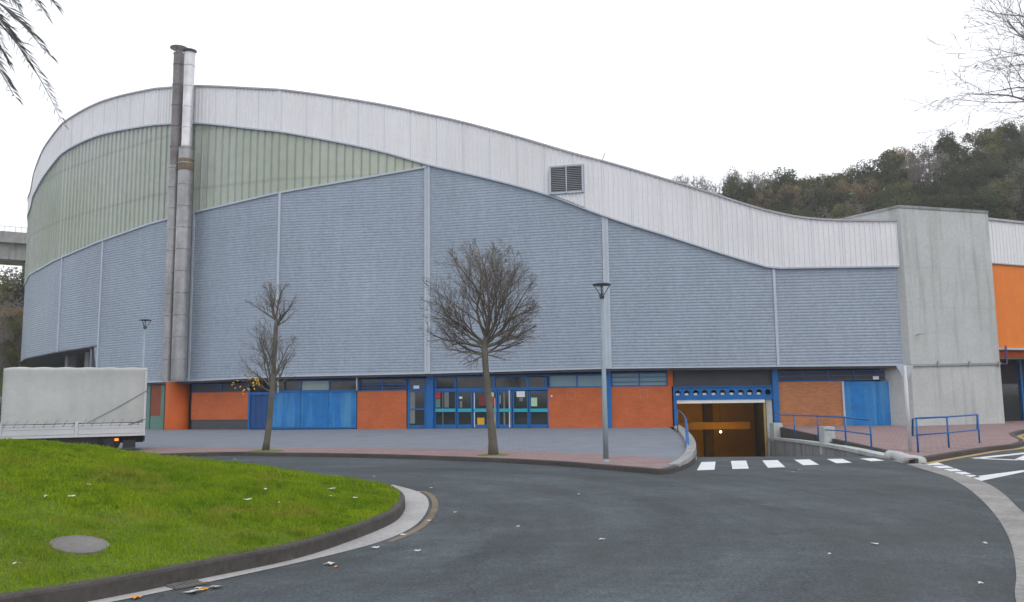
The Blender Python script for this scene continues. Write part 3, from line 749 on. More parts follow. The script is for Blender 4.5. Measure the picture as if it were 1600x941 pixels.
mb = MB(); s0 = Wz(1561, 560)[0]; p0 = TW.P(TW.l[-1] - .05, zb - .9, .05); mb.tube([p0, (p0[0] + .35, p0[1] - .05, p0[2]), (p0[0] + .35, p0[1] - .05, p0[2] + .9), (p0[0] + .5, p0[1] + .2, p0[2] + 1.0)], .05, 6); mb.build('drain_pipe', mt('purple_grey_pipe', (.10, .06, .16)), wing)

# ------------------------------------------------------------------ ground: far terrain, road, plaza, ramp
rampL = [G(1089, 718.5), Vector((gl[0], gl[1], 0))]; rampR = [G(1391, 717.0), Vector((R0[0] + .15, R0[1] + .3, 0))]
hole = [(rampL[0].x, rampL[0].y, 0), (rampR[0].x + .1, rampR[0].y, 0), (rampR[1].x + .45, rampR[1].y, 0), (gr[0] + .4, gr[1] + .4, 0), (*gb1, 0), (*gb0, 0), (gl[0], gl[1], 0)]
mb = MB(); mb.sheet([(-1200, -400, -.03), (1200, -400, -.03), (1200, 1500, -.03), (-1200, 1500, -.03)], [[(p[0], p[1], -.03) for p in [(-90, -40), (120, -40), (120, 62), (-90, 62)]]])
tag(mb.build('ground', M_ground), kind='structure')
def dens(pts, n=8, closed=False):            # Catmull-Rom through plan points
    P = [Vector(p) for p in pts]; out = []; N = len(P)
    rng = range(N if closed else N - 1)
    for i in rng:
        if closed: a, b, c, d = P[i-1], P[i], P[(i+1) % N], P[(i+2) % N]
        else: a, b, c, d = P[max(i-1, 0)], P[i], P[i+1], P[min(i+2, N-1)]
        for k in range(n):
            t = k / n; out.append(.5 * ((2*b) + (c-a)*t + (2*a-5*b+4*c-d)*t*t + (3*b-a-3*c+d)*t**3))
    if not closed: out.append(P[-1])
    return out
mb = MB(); mb.sheet([(-90, -40, 0), (120, -40, 0), (120, 62, 0), (-90, 62, 0)], [hole])
tag(mb.build('road', M_asphalt), kind='structure')
# the ramp down to the garage
mb = MB(); n = 14; L1 = Vector((gl[0], gl[1], 0)); R1 = Vector((gr[0], gr[1] + .4, 0))
for i in range(n):
    t0, t1 = i / n, (i + 1) / n; zf = lambda t: RZ * (t * t * (3 - 2 * t)) - .0
    a, b = rampL[0].lerp(L1, t0), rampR[0].lerp(rampR[1], t0); c, d = rampR[0].lerp(rampR[1], t1), rampL[0].lerp(L1, t1)
    mb.face([(a.x, a.y, zf(t0)), (b.x, b.y, zf(t0)), (c.x, c.y, zf(t1)), (d.x, d.y, zf(t1))])
mb.face([(gl[0], gl[1], RZ), (rampR[1].x, rampR[1].y, RZ), (gr[0], gr[1] + .4, RZ)]); mb.face([(gl[0], gl[1], RZ), (gr[0], gr[1] + .4, RZ), (*gb1, RZ), (*gb0, RZ)])
tag(mb.build('ramp', M_asphalt), kind='structure')

PZ = .12
# kerb of the plaza, measured along the top edge of the stone
kp = [G(620, 711, PZ), G(700, 713.6, PZ), G(780, 716.7, PZ), G(860, 720.6, PZ), G(910, 724.2, PZ), G(960, 728, PZ), G(1005, 731.6, PZ), G(1036, 733.6, PZ), G(1060, 728.5, PZ), G(1078, 721, PZ), G(1086, 714, PZ), G(1088.5, 706, PZ), G(1087, 698, PZ), G(1083, 690, PZ)]
kleft = [Vector((-70, 12, PZ)), Vector((-48, 15, PZ)), Vector((-30, 20.5, PZ)), Vector((-21, 24.5, PZ)), Vector((-15.5, 26.8, PZ)), G(330, 707.2, PZ), G(420, 707.6, PZ), G(520, 708.8, PZ)]
kerbline = dens(kleft + kp, 6)
plaza_edge = kerbline + [Vector((L1.x + .2, L1.y, PZ))]
wl = [LP.P(s, PZ, -.25) for s in np.linspace(LP.l[4], sg0 + .1, 30)]
outer = [(p.x, p.y, PZ) for p in plaza_edge] + [(q[0], q[1], PZ) for q in wl[::-1]] + [(-60, 90, PZ), (-90, 60, PZ), (-90, 12, PZ)]
mb = MB(); mb.sheet(outer); tag(mb.build('plaza_paving', M_plaza), kind='structure')
def ribbon(line, w0, w1, z, name, m_, kind='structure', zfun=None):
    mb = MB(); N = len(line); side = []
    for i, p in enumerate(line):
        d = line[min(i+1, N-1)] - line[max(i-1, 0)]; d.z = 0; d.normalize(); side.append(Vector((-d.y, d.x, 0)))
    for i in range(N - 1):
        q = [line[i] + side[i] * w0, line[i+1] + side[i+1] * w0, line[i+1] + side[i+1] * w1, line[i] + side[i] * w1]
        mb.face([(p.x, p.y, z) for p in q])
    return tag(mb.build(name, m_), kind=kind)
def kerb(line, wd, z0, z1, name, m_, joint=1.0, kind='structure'):
    """stone kerb with a rounded arris; the line is its road-side edge, left of the line is the pavement"""
    mb = MB(); N = len(line); S = []
    for i, p in enumerate(line):
        d = line[min(i+1, N-1)] - line[max(i-1, 0)]; d.z = 0; d.normalize(); S.append(Vector((-d.y, d.x, 0)))
    pr = [(-.012, z0), (-.004, z1 - .03), (.012, z1 - .006), (.03, z1), (wd, z1), (wd, z0)]
    for i in range(N):
        for o, z in pr: q = line[i] + S[i] * o; mb.v.append((q.x, q.y, z))
    K = len(pr)
    for i in range(N - 1):
        for j in range(K - 1): mb.f.append((i*K+j, (i+1)*K+j, (i+1)*K+j+1, i*K+j+1)); mb.m.append(0)
    mb.f += [tuple(range(K))[::-1], tuple((N-1)*K+j for j in range(K))]; mb.m += [0, 0]
    return tag(mb.build(name, m_), kind=kind)
kerb(kerbline, .16, -.02, PZ + .008, 'kerb', M_kerb)
# pink border strip
pb_ = [G(230, 699.5, PZ), G(400, 700, PZ), G(530, 700.5, PZ), G(660, 701.5, PZ), G(760, 703.5, PZ), G(860, 707, PZ), G(960, 711, PZ), G(1020, 715.2, PZ), G(1052, 717.5, PZ)]
ins = [p for p in kerbline if -13.4 < p.x < G(1050, 732, PZ).x and p.y < 30]
inn_ = []
for i, p in enumerate(ins):
    d = ins[min(i+1, len(ins)-1)] - ins[max(i-1, 0)]; d.normalize(); inn_.append(p + Vector((-d.y, d.x, 0)) * .17)
mb = MB(); mb.sheet([(p.x, p.y, PZ + .004) for p in inn_] + [(p.x, p.y, PZ + .004) for p in dens(pb_, 5)[::-1]])
tag(mb.build('pink_paving_border', M_pink), kind='structure')
# raised concrete upstand curling round the ramp's left side
cur = dens([G(1062, 670, PZ), G(1073, 679, PZ), G(1081, 688, PZ), G(1086.5, 698, PZ), G(1088, 707, PZ), G(1085, 714, PZ), G(1077, 721.5, PZ), G(1062, 728, PZ)], 6)
mb = MB(); N = len(cur); S = []
for i, p in enumerate(cur):
    d = cur[min(i+1, N-1)] - cur[max(i-1, 0)]; d.z = 0; d.normalize(); S.append(Vector((d.y, -d.x, 0)))
hh = [.20 if i < N * .55 else .20 - .15 * (i - N * .55) / (N * .45) for i in range(N)]
for i in range(N):
    w_ = .30
    for o, z in ((.0, -3.0 if i < N * .5 else -.02), (.0, PZ + hh[i]), (w_, PZ + hh[i] * .6), (w_, PZ - .02)):
        q = cur[i] + S[i] * o; mb.v.append((q.x, q.y, z))
for i in range(N - 1):
    for j in range(3): mb.f.append((i*4+j, (i+1)*4+j, (i+1)*4+j+1, i*4+j+1)); mb.m.append(0)
mb.f += [(0, 1, 2, 3), tuple((N-1)*4+j for j in (3, 2, 1, 0))]; mb.m += [0, 0]
tag(mb.build('ramp_kerb_wall', mt('grey_kerb_concrete', (.27, .275, .28), rough=.9, var=.2, fine=12, fvar=.2)), 'low curved concrete upstand wrapping the left side of the garage ramp', 'wall')
mb = MB()
n=10
for i in range(n):
    t0, t1 = i/n, (i+1)/n; a, b = rampL[0].lerp(L1, t0), rampL[0].lerp(L1, t1)
    mb.face([(a.x, a.y, -3.2), (b.x, b.y, -3.2), (b.x, b.y, PZ), (a.x, a.y, PZ)])
mb.face([(rampL[0].x, rampL[0].y, -3), (rampL[0].x, rampL[0].y, PZ), (cur[-12].x, cur[-12].y, PZ), (cur[-12].x, cur[-12].y, -3)])
tag(mb.build('ramp_side_wall', M_conc_dark), 'concrete side wall under the left edge of the garage ramp', 'wall')

# right retaining wall of the ramp with coping
WA, WB = Vector((rampR[1].x, rampR[1].y, D(1200, 683, rampR[1].y).z)), Vector((rampR[0].x, rampR[0].y, D(1391, 713.5, rampR[0].y).z))
rw = thing('retaining_wall', (12.5, 34, 0), 'stained concrete retaining wall with a coping along the right side of the garage ramp', 'wall')
cp = [D(1200, 683, WA.y), D(1240, 687.5, 37.5), D(1280, 692.5, 32.5), D(1320, 699, 28.7), D(1360, 706.5, 25.9), D(1392, 713.5, WB.y)]
cp = dens(cp, 4); mb = MB(); mc = MB(); N = len(cp)
xw = lambda y: WB.x + (WA.x - WB.x) * (y - WB.y) / (WA.y - WB.y)
for a, b in zip(cp, cp[1:]):
    mb.hexa([(xw(a.y), a.y, -3.3), (xw(a.y) + .25, a.y, -3.3), (xw(b.y) + .25, b.y, -3.3), (xw(b.y), b.y, -3.3), (xw(a.y), a.y, a.z - .12), (xw(a.y) + .25, a.y, a.z - .12), (xw(b.y) + .25, b.y, b.z - .12), (xw(b.y), b.y, b.z - .12)][::1])
    x0, x1 = xw(a.y), xw(b.y)
    mc.hexa([(x0 - .06, a.y, a.z - .12), (x0 + .38, a.y, a.z - .12), (x1 + .38, b.y, b.z - .12), (x1 - .06, b.y, b.z - .12), (x0 - .06, a.y, a.z), (x0 + .38, a.y, a.z), (x1 + .38, b.y, b.z), (x1 - .06, b.y, b.z)])
mb.build('wall', M_conc_dark, rw); mc.build('coping', M_concrete, rw)
pp = D(1211, 683, 44.0); mb = MB(); mb.box(xw(44) - .05, xw(44) + .42, 43.6, 44.3, -.6, D(1211, 661, 44).z); mb.build('end_post', M_concrete, rw)
pp = D(1281, 693, 32.5); mb = MB(); mb.box(xw(32.5) + .0, xw(32.5) + .42, 32.2, 32.75, -.5, D(1281, 667, 32.5).z); mb.build('post', M_concrete, rw)
# pavement on the right: edge stone stands a little above the coping
edge = [(xw(c.y) + .40, c.y, .12) for c in cp]
kr = dens([G(1395, 719, 0) + Vector((.0, 0, .0)), G(1412, 719.5, .1), G(1430, 717.5, .12), G(1460, 712.5, .12), G(1500, 706, .12), G(1545, 699, .12), G(1600, 690.5, .12), Vector((26, 40, .12)), Vector((55, 56, .12))], 5)
ed2 = [p for p in edge if p[1] > 22.6]
mb = MB()
pol = [(p[0], p[1], p[2]) for p in ed2] + [(p.x, p.y, .12) for p in kr[5:]] + [(70, 75, .12), (30, 75, .12)] + [(15.2, 45.9, .12)]
mb.sheet(pol); tag(mb.build('pink_pavement', M_pink), kind='structure')
mb = MB()
for a, b in zip(ed2, ed2[1:]):
    if min(a[1], b[1]) < 24.2: continue
    mb.hexa([(a[0]-.06, a[1], a[2] - .9), (a[0] + .1, a[1], a[2] - .9), (b[0] + .1, b[1], b[2] - .9), (b[0]-.06, b[1], b[2] - .9), (a[0]-.06, a[1], a[2] + .01), (a[0] + .1, a[1], a[2] + .01), (b[0] + .1, b[1], b[2] + .01), (b[0]-.06, b[1], b[2] + .01)])
mb.build('edge_stone', M_kerb, rw)
kerb(kr[10:], .16, -.02, .128, 'kerb', M_kerb)
# rounded nose stone where ramp coping meets the kerb
mb = MB(); c0 = cp[-1]
nose = dens([Vector((xw(c0.y) + .16, c0.y + .4, 0)), Vector((xw(c0.y) + .2, c0.y - .1, 0)), G(1412, 720.5, 0), G(1428, 719.5, .05), G(1442, 716.8, .12)], 5)
mb.tube([(p.x, p.y, .03 + .02 * (i < 12)) for i, p in enumerate(nose)], [.17] * (len(nose) - 6) + [.17, .165, .16, .15, .14, .13], 10); mb.build('nose_stone', M_concrete, rw, True)

# channel between the two carriageways, flush with the road
ci = [G(1392, 719.3), G(1420, 727), G(1450, 736), G(1480, 745.5), G(1500, 756), G(1518, 768), G(1541, 789), G(1560, 812), G(1575, 838), G(1584, 866), G(1588, 900), G(1589, 945), Vector((3.45, 5.5, 0)), Vector((2.4, 2.5, 0)), Vector((2.0, -6, 0))]
co = [G(1432, 719.8), G(1455, 728), G(1490, 738), G(1520, 747), G(1545, 757), G(1568, 772), G(1592, 795), G(1625, 822), G(1648, 850), G(1660, 880), G(1668, 915), G(1676, 950), Vector((4.0, 5.5, 0)), Vector((3.0, 2.5, 0)), Vector((2.6, -6, 0))]
A_, B_ = dens(ci, 6), dens(co, 6); mb = MB()
for i in range(len(A_) - 1): mb.face([(A_[i].x, A_[i].y, .006), (A_[i+1].x, A_[i+1].y, .006), (B_[i+1].x, B_[i+1].y, .006), (B_[i].x, B_[i].y, .006)])
tag(mb.build('concrete_channel', M_channel), kind='structure')
# painted markings, each stripe a flat patch on the road
def patch(pts, z=.005, m_=None, name='painted_stripe', par=None, mb=None):
    own = mb is None; mb = mb or MB(); mb.face([tuple(G(x, y, z)) for x, y in pts])
    if own: return mb.build(name, m_ or M_marking)
mb = MB()
for q in ([(1096,722),(1118,721.5),(1116.5,734),(1089,735)], [(1142,720.4),(1166,719.8),(1170,732.3),(1144.5,733)], [(1191,719.6),(1215,719),(1227,730),(1200,731)],
          [(1241,718.6),(1265,718),(1280,726.3),(1255,727)], [(1292,717.3),(1316,717),(1331,723),(1307,724)], [(1343,716.4),(1366,716.2),(1382,719.8),(1361,720.8)]):
    q = q[::-1]; patch(q, mb=mb)
tag(mb.build('zebra_crossing', M_marking), kind='structure')
mb = MB()
for k in range(5):
    x = 1440 + k * 14.2; y = 723.2 + k * 4.9; patch([(x, y), (x + 11, y + 3.8), (x + 36, y + 3.2), (x + 25, y - .6)], mb=mb)
patch([(1508, 746.5), (1526, 753), (1600, 737.5), (1600, 734.5)], mb=mb)
for a, b in (((1524, 716.3), (1608, 707.5)), ((1524, 716.3), (1592, 719)), ((1592, 719), (1618, 708))):
    A0, B0 = G(*a, .005), G(*b, .005); d = (B0 - A0).normalized(); s_ = Vector((-d.y, d.x, 0)) * .14
    mb.face([A0 - s_, B0 - s_, B0 + s_, A0 + s_])
patch([(1560, 697.5), (1560, 701), (1640, 690), (1640, 687)], mb=mb)
tag(mb.build('road_markings', M_marking), kind='structure')
ribbon([p + Vector((0, 0, 0)) for p in kr[10:]], -.32, -.12, .006, 'yellow_kerb_line', M_yelline)

# ------------------------------------------------------------------ roundabout lawn
KH = .175
lp = [Vector((-4.75, 7.3, .12)), Vector((-3.62, 8.75, .12)), G(324, 877, KH), G(459, 851, KH), G(547, 825, KH), G(612, 800, KH), G(631, 782, KH), G(628, 768, KH), G(604, 757.5, KH), Vector((-3.7, 18.2, .12)), Vector((-5.6, 19.7, .12)), Vector((-9, 20.9, .12)), Vector((-13.5, 20.6, .12)), Vector((-18, 17.5, .12)), Vector((-19.5, 12, .12)), Vector((-16.5, 6.8, .12)), Vector((-11, 4.6, .12)), Vector((-7.2, 5.3, .12))]
lp[0] = G(-20, 936, KH); lp[1] = G(175, 905, KH)
LL = dens(lp, 8, True); LA = np.array([(p.x, p.y) for p in LL])
def edge_dist(x, y):
    a = LA; b = np.roll(LA, -1, 0); e = b - a; wv = np.stack([x[:, None] - a[:, 0], y[:, None] - a[:, 1]], 2)
    t = np.clip((wv * e).sum(2) / (e ** 2).sum(1), 0, 1); dd = wv - e * t[..., None]
    return np.sqrt((dd ** 2).sum(2)).min(1)
def inside(x, y):
    a = LA; b = np.roll(LA, -1, 0); c = np.zeros(len(x), bool)
    for (x0, y0), (x1, y1) in zip(a, b):
        if y0 == y1: continue
        k = ((y0 > y) != (y1 > y)) & (x < (x1 - x0) * (y - y0) / (y1 - y0) + x0); c ^= k
    return c
def mound(x, y):
    d = edge_dist(x, y); d = np.maximum(d - .16, 0); t = np.clip(d / 8.0, 0, 1)
    return KH - .005 + (.86 + .50 * np.clip((-x - 4) / 8, 0, 1)) * (1 - (1 - t) ** 1.7) + .02 * np.sin(x * 1.9 + y * .7) * np.clip(d, 0, 1) + .015 * np.sin(y * 3.1 - x) * np.clip(d, 0, 1)
gx, gy = np.meshgrid(np.arange(-20.5, -1, .25), np.arange(4, 22, .25)); gx, gy = gx.ravel(), gy.ravel()
ok = inside(gx, gy) & (edge_dist(gx, gy) > .3); gx, gy = gx[ok], gy[ok]
from mathutils.geometry import delaunay_2d_cdt
inset = []
N = len(LL)
for i in range(N):
    d = LL[(i+1) % N] - LL[i-1]; d.normalize(); inset.append(LL[i] + Vector((-d.y, d.x, 0)) * .14)
iv = [Vector((p.x, p.y)) for p in inset] + [Vector((float(a), float(b))) for a, b in zip(gx, gy)]
res = delaunay_2d_cdt(iv, [(i, (i + 1) % N) for i in range(N)], [], 1, 1e-4)
vx = np.array([v[:] for v in res[0]]); vz = mound(vx[:, 0], vx[:, 1])
mb = MB(); mb.v = [(float(a), float(b), float(c)) for (a, b), c in zip(vx, vz)]; mb.f = [tuple(f) for f in res[2]]; mb.m = [0] * len(mb.f)
tag(mb.build('lawn', M_soil, None, True), kind='structure')
kl = LL + [LL[0]]
kerb(kl, .15, -.02, KH + .005, 'lawn_kerb', M_kerb)
# pale concrete gutter widening round the nose
gi = [Vector((-4.0, 6.2, 0)), G(60, 941), G(262, 915), G(350, 898.5), G(481, 860.5), G(569, 831.5), G(630, 797), G(636, 779), G(627, 766), G(606, 757.5)]
gi = [Vector((p.x, p.y, 0)) for p in dens([LL[0], LL[4]] if False else [lp[k] for k in (0, 1, 2, 3, 4, 5, 6, 7, 8)], 8)]
go = dens([G(60, 960), G(166, 943), G(346, 906), G(525, 866), G(612, 840.5), G(656, 815), G(670, 787), G(656, 770), G(612, 757.2)], 8)
mb = MB()
for i in range(len(gi) - 1): mb.face([(gi[i].x, gi[i].y, .006), (go[i].x, go[i].y, .006), (go[i+1].x, go[i+1].y, .006), (gi[i+1].x, gi[i+1].y, .006)])
tag(mb.build('concrete_gutter', M_kerb_pale), kind='structure')
ribbon(go[30:58], -.17, -.06, .005, 'faded_yellow_line', mt('worn_yellow_paint', (.15, .125, .085), rough=.9, var=.3, fine=15, fvar=.3))
# blades
rng = np.random.default_rng(4)
def blades(n, ymax, ymin, hmin, hmax, wd):
    x = rng.uniform(-15, -1.5, n); y = rng.uniform(ymin, ymax, n)
    k = inside(x, y) & (x / y > -.72); x, y = x[k], y[k]; k = edge_dist(x, y) > .085; x, y = x[k], y[k]
    k = ((x - MH[0]) / .30) ** 2 + ((y - MH[1]) / .28) ** 2 > 1 - .25 * rng.random(len(x)); x, y = x[k], y[k]; return x, y, np.full(len(x), wd), rng.uniform(hmin, hmax, len(x))
MH = G(125, 850, .55)
def on_mound(px, py, dz=.02):
    r = ray(px, py); t = np.linspace(5, 22, 1200) / r.y; X_, Y_, Z_ = r.x * t, r.y * t, EYE + r.z * t
    k = int(np.argmax(Z_ <= mound(X_, Y_) + dz)); return Vector((float(X_[k]), float(Y_[k]), float(Z_[k])))
MH = on_mound(125, 850)
m1 = lambda a, b: float(mound(np.array([a]), np.array([b]))[0])
MZ0 = m1(MH.x, MH.y); MSX = (m1(MH.x + .3, MH.y) - m1(MH.x - .3, MH.y)) / .6; MSY = (m1(MH.x, MH.y + .3) - m1(MH.x, MH.y - .3)) / .6
sets = [blades(330000, 10.5, 5.5, .018, .05, .005), blades(260000, 15, 10.5, .022, .06, .009), blades(150000, 21.2, 15, .03, .075, .015)]
x = np.concatenate([s[0] for s in sets]); y = np.concatenate([s[1] for s in sets]); wd = np.concatenate([s[2] for s in sets]); hh_ = np.concatenate([s[3] for s in sets])
z = mound(x, y) - .004; n = len(x); print('blades', n)
tuft = .65 + .75 * (rng.random(n) ** 6) + .5 * (np.sin(x * 5.3 + np.sin(y * 4.1)) * np.sin(y * 6.1 + x) > .2) ; hh_ = hh_ * tuft
th = rng.uniform(0, 6.283, n); ln = rng.uniform(0, .6, n) * hh_; ph = rng.uniform(0, 6.283, n)
V = np.empty((n, 3, 3)); V[:, 0] = np.stack([x - np.cos(th) * wd, y - np.sin(th) * wd, z], 1); V[:, 1] = np.stack([x + np.cos(th) * wd, y + np.sin(th) * wd, z], 1)
V[:, 2] = np.stack([x + np.cos(ph) * ln, y + np.sin(ph) * ln, z + hh_], 1)
me = bpy.data.meshes.new('grass'); me.vertices.add(n * 3); me.vertices.foreach_set('co', V.ravel()); me.loops.add(n * 3); me.loops.foreach_set('vertex_index', np.arange(n * 3, dtype=np.int32))
me.polygons.add(n); me.polygons.foreach_set('loop_start', np.arange(0, n * 3, 3, dtype=np.int32)); me.update(calc_edges=True); me.materials.append(M_grass)
gr_o = bpy.data.objects.new('grass', me); col.objects.link(gr_o); tag(gr_o, 'short green grass covering the roundabout mound', 'grass', kind='stuff')
mb = MB(); nn = 32
for r_, dz in ((.29, -.06), (.29, .018), (.265, .026), (.25, .016), (.001, .018)):
    for j in range(nn):
        a = 2 * math.pi * j / nn; X_, Y_ = MH.x + r_ * math.cos(a), MH.y + r_ * math.sin(a)
        mb.v.append((X_, Y_, MZ0 + MSX * (X_ - MH.x) + MSY * (Y_ - MH.y) + dz))
for i in range(4):
    for j in range(nn): mb.f.append((i*nn+j, i*nn+(j+1) % nn, (i+1)*nn+(j+1) % nn, (i+1)*nn+j)); mb.m.append(0)
tag(mb.build('manhole_cover', M_manhole, None), 'round grey manhole cover set in the grass of the roundabout', 'manhole cover')
# drain grate in the gutter
ga, gb_ = G(262, 917, .01), G(312, 908, .01); dv = (gb_ - ga).normalized(); sv = Vector((dv.y, -dv.x, 0))
mb = MB(); L_g = (gb_ - ga).length
mb.face([tuple(ga - sv * .02), tuple(ga + sv * .16), tuple(gb_ + sv * .16), tuple(gb_ - sv * .02)], 1)
for k in range(8):
    c = ga + dv * (L_g * (k + .2) / 8); mb.hexa([tuple(p) for p in (c - sv * .02, c + sv * .16, c + sv * .16 + dv * .02, c - sv * .02 + dv * .02)] + [tuple(p + Vector((0, 0, .003))) for p in (c - sv * .02, c + sv * .16, c + sv * .16 + dv * .02, c - sv * .02 + dv * .02)])
for o in (-.03, .16): mb.bar(ga + sv * o + Vector((0, 0, .006)), gb_ + sv * o + Vector((0, 0, .006)), .02)
tag(mb.build('drain_grate', [M_manhole, M_dark]), 'slotted metal drain grate in the gutter below the lawn kerb', 'drain')
# ------------------------------------------------------------------ street lamps
def street_lamp(px, py, head_py, name_label, Y=None):
    b = G(px, py, PZ); Y = Y or b.y
    H = D(938 if px > 500 else 222, head_py, Y).z if True else 5
    x, y = b.x if px > 500 else D(px, py, Y).x, Y
    root = thing('street_lamp', (x, y, PZ), name_label, 'street lamp', 'conical street lamps on the plaza')
    h = H - PZ
    m_ = MB(); m_.tube([(x, y, PZ), (x, y, PZ + 1.1), (x, y, PZ + h - .32)], [.075, .07, .045], 12); m_.build('pole', M_galv, root, True)
    m_ = MB(); m_.lathe((x, y, PZ), [(.12, 0), (.12, .012), (.085, .02), (.08, .08), (.07, .09)], 12); m_.build('base_plate', M_galv, root, True)
    zt = H - .02
    m_ = MB(); m_.lathe((x, y, zt - .34), [(.05, -.05), (.075, .0), (.06, .09), (.03, .1)], 12)
    for j in range(3):
        t = 2.094 * j + .35; m_.tube([(x + .05 * math.cos(t), y + .05 * math.sin(t), zt - .3), (x + .25 * math.cos(t), y + .25 * math.sin(t), zt)], .012, 5)
    m_.build('lamp_bracket', M_lampgreen, root, True)
    m_ = MB(); m_.lathe((x, y, zt), [(0, .07), (.12, .055), (.25, .02), (.26, 0), (.25, -.012), (.1, -.012), (0, -.012)], 24); m_.build('lamp_shade', M_lampgreen, root, True)
    m_ = MB(); m_.tube([(x, y, zt - .012), (x, y, zt - .2)], [.035, .03], 10); m_.build('bulb', M_lampglass, root, True)
    return root
street_lamp(947, 722, 444, 'tall grey street lamp at the kerb, right of the round-crowned bare tree')
street_lamp(219, 700, 500, 'street lamp rising behind the white truck', Y=36.0)

# ------------------------------------------------------------------ bare trees
def bare_tree(name, base, trunk, rad, starts, label, cat='tree', seed=1, group=None, twigs=5, minr=.006, spread=None, envelope=None, leafn=0, upbias=.25, sides=5, barkmat=None, leafm=None):
    """trunk: points; starts: (position along trunk index, direction, length, radius)"""
    rnd = random.Random(seed); root = thing(name, base, label, cat, group)
    tk = MB(); tk.tube(trunk, rad, 10); tk.build('trunk', M_bark, root, True)
    br, tw = MB(), MB(); leaves = MB(); ntw = [0]
    def grow(p, d, ln, r, depth):
        nseg = max(3, int(ln / .16)) if depth < 2 else max(2, int(ln / .14)); pts_ = [p.copy()]; rs = [r]; q = p.copy(); dd = d.normalized()
        for k in range(nseg):
            t = (k + 1) / nseg
            dd = (dd + Vector((rnd.gauss(0, .11), rnd.gauss(0, .11), rnd.gauss(0, .08) + upbias * ln / nseg))).normalized()
            q = q + dd * (ln / nseg); 
            if envelope and not envelope(q): 
                if k > 0: break
            pts_.append(q.copy()); rs.append(max(r * (1 - t) ** .8, minr * .6) if t < 1 else minr * .5)
        if len(pts_) < 2: return
        (br if depth == 0 else tw).tube(pts_, rs, sides if depth == 0 else (4 if depth == 1 else 3), cap=False)
        if depth >= 3: 
            if leafn and rnd.random() < leafn:
                c = pts_[-1]; s_ = .035 + rnd.random() * .03; a = Vector((rnd.gauss(0, 1), rnd.gauss(0, 1), rnd.gauss(0, 1))).normalized(); b_2 = a.orthogonal().normalized()
                leaves.face([c, c + a * s_ + b_2 * s_ * .4, c + a * s_ * 1.8, c + a * s_ - b_2 * s_ * .4])
            return
        nb = int(ln / (.17 if depth == 0 else .12 if depth == 1 else .1)) 
        nb = min(nb, 11 if depth == 0 else twigs + 2 if depth == 1 else twigs)
        for k in range(nb):
            f = .18 + .8 * (k + rnd.random() * .7) / max(nb, 1); f = min(f, .97); i = min(int(f * (len(pts_) - 1)), len(pts_) - 2); pp = pts_[i].lerp(pts_[i+1], f * (len(pts_) - 1) - i)
            ax = (pts_[i+1] - pts_[i]).normalized(); s1 = ax.orthogonal().normalized(); s2 = ax.cross(s1); an = rnd.uniform(0, 6.283)
            side = (s1 * math.cos(an) + s2 * math.sin(an)); ang = rnd.uniform(.45, .95)
            nd = ax * math.cos(ang) + side * math.sin(ang) + Vector((0, 0, .12))
            nl = ln * (1 - f * .55) * rnd.uniform(.38, .66)
            grow(pp, nd, nl, max(rs[i] * .55, minr), depth + 1)
    for pos, dr, ln, r in starts: grow(Vector(pos), Vector(dr), ln, r, 0)
    br.build('branch', M_bark if barkmat is None else barkmat, root, True)
    t_o = tw.build('twigs', M_twig if barkmat is None else barkmat, root); 
    if leaves.f: leaves.build('withered_leaves', leafm or M_leafbud, root)
    return root
B = G(770, 711.5, PZ); Y = B.y
def T(px, py, dy=0): p = D(px, py, Y + dy); return p
tk = [T(771, 713.5), T(770, 690), T(766.5, 650), T(762, 610), T(758.5, 570), T(757, 545), T(760, 520), T(763, 495)]
C_ = T(751, 484); Rx = 99 * Y / 1280; Rz = 116 * Y / 1280
env = lambda q: ((q.x - C_.x) / Rx) ** 2 + ((q.y - C_.y) / (Rx * .95)) ** 2 + ((q.z - C_.z + .0) / Rz) ** 2 < 1.0 + .14 * math.sin(q.x * 9 + q.z * 7) + .08 * math.sin(q.z * 17 - q.y * 5)
st = []
rnd = random.Random(11)
def sdir(px, py, dy, fx, fy): a = T(fx, fy); b = T(px, py, dy); return (b - a)
for k in range(22):
    an = R(-104 + 208 * (k + .5) / 22 + rnd.uniform(-4, 4)); dep = rnd.uniform(-1, 1) * (1.5 if k % 2 else .5) * (.4 + .6 * math.cos(an) ** 2)
    tx = 755 + 93 * math.sin(an) * rnd.uniform(.9, 1); ty = 482 - 108 * math.cos(an) * rnd.uniform(.9, 1); f = .15 + .85 * max(0, math.cos(an)) * rnd.random()
    fx, fy = 757 + 6 * f, 551 - 54 * f; d = sdir(tx, ty, dep, fx, fy); L_ = d.length
    st.append((T(fx, fy), d + Vector((0, 0, -.22 * L_)), L_ * 1.0, (.062 if k % 3 == 0 else .036) * (1 - .4 * f)))
for tx, ty, dp_, r in ((664, 548, .4, .04), (682, 575, -.3, .03), (716, 592, .5, .03), (728, 580, -.6, .025), (800, 572, .4, .025), (838, 545, -.2, .035), (845, 515, .6, .035), (700, 560, .9, .03)):
    d = sdir(tx, ty, dp_, 757, 553); st.append((T(757, 553), d + Vector((0, 0, .12 * d.length)), d.length * .98, r))
bare_tree('bare_tree', tuple(B), tk, [.175, .135, .115, .102, .096, .10, .07, .05], st, 'leafless street tree with a dense round crown in front of the glazed entrance', seed=5, twigs=5, envelope=env, leafn=.04, upbias=.17, minr=.005)
mb = MB(); mb.lathe((B.x, B.y, PZ), [(0, .03), (.35, .022), (.5, .006), (.52, .0)], 18); tag(mb.build('tree_pit', M_moss), kind='structure')

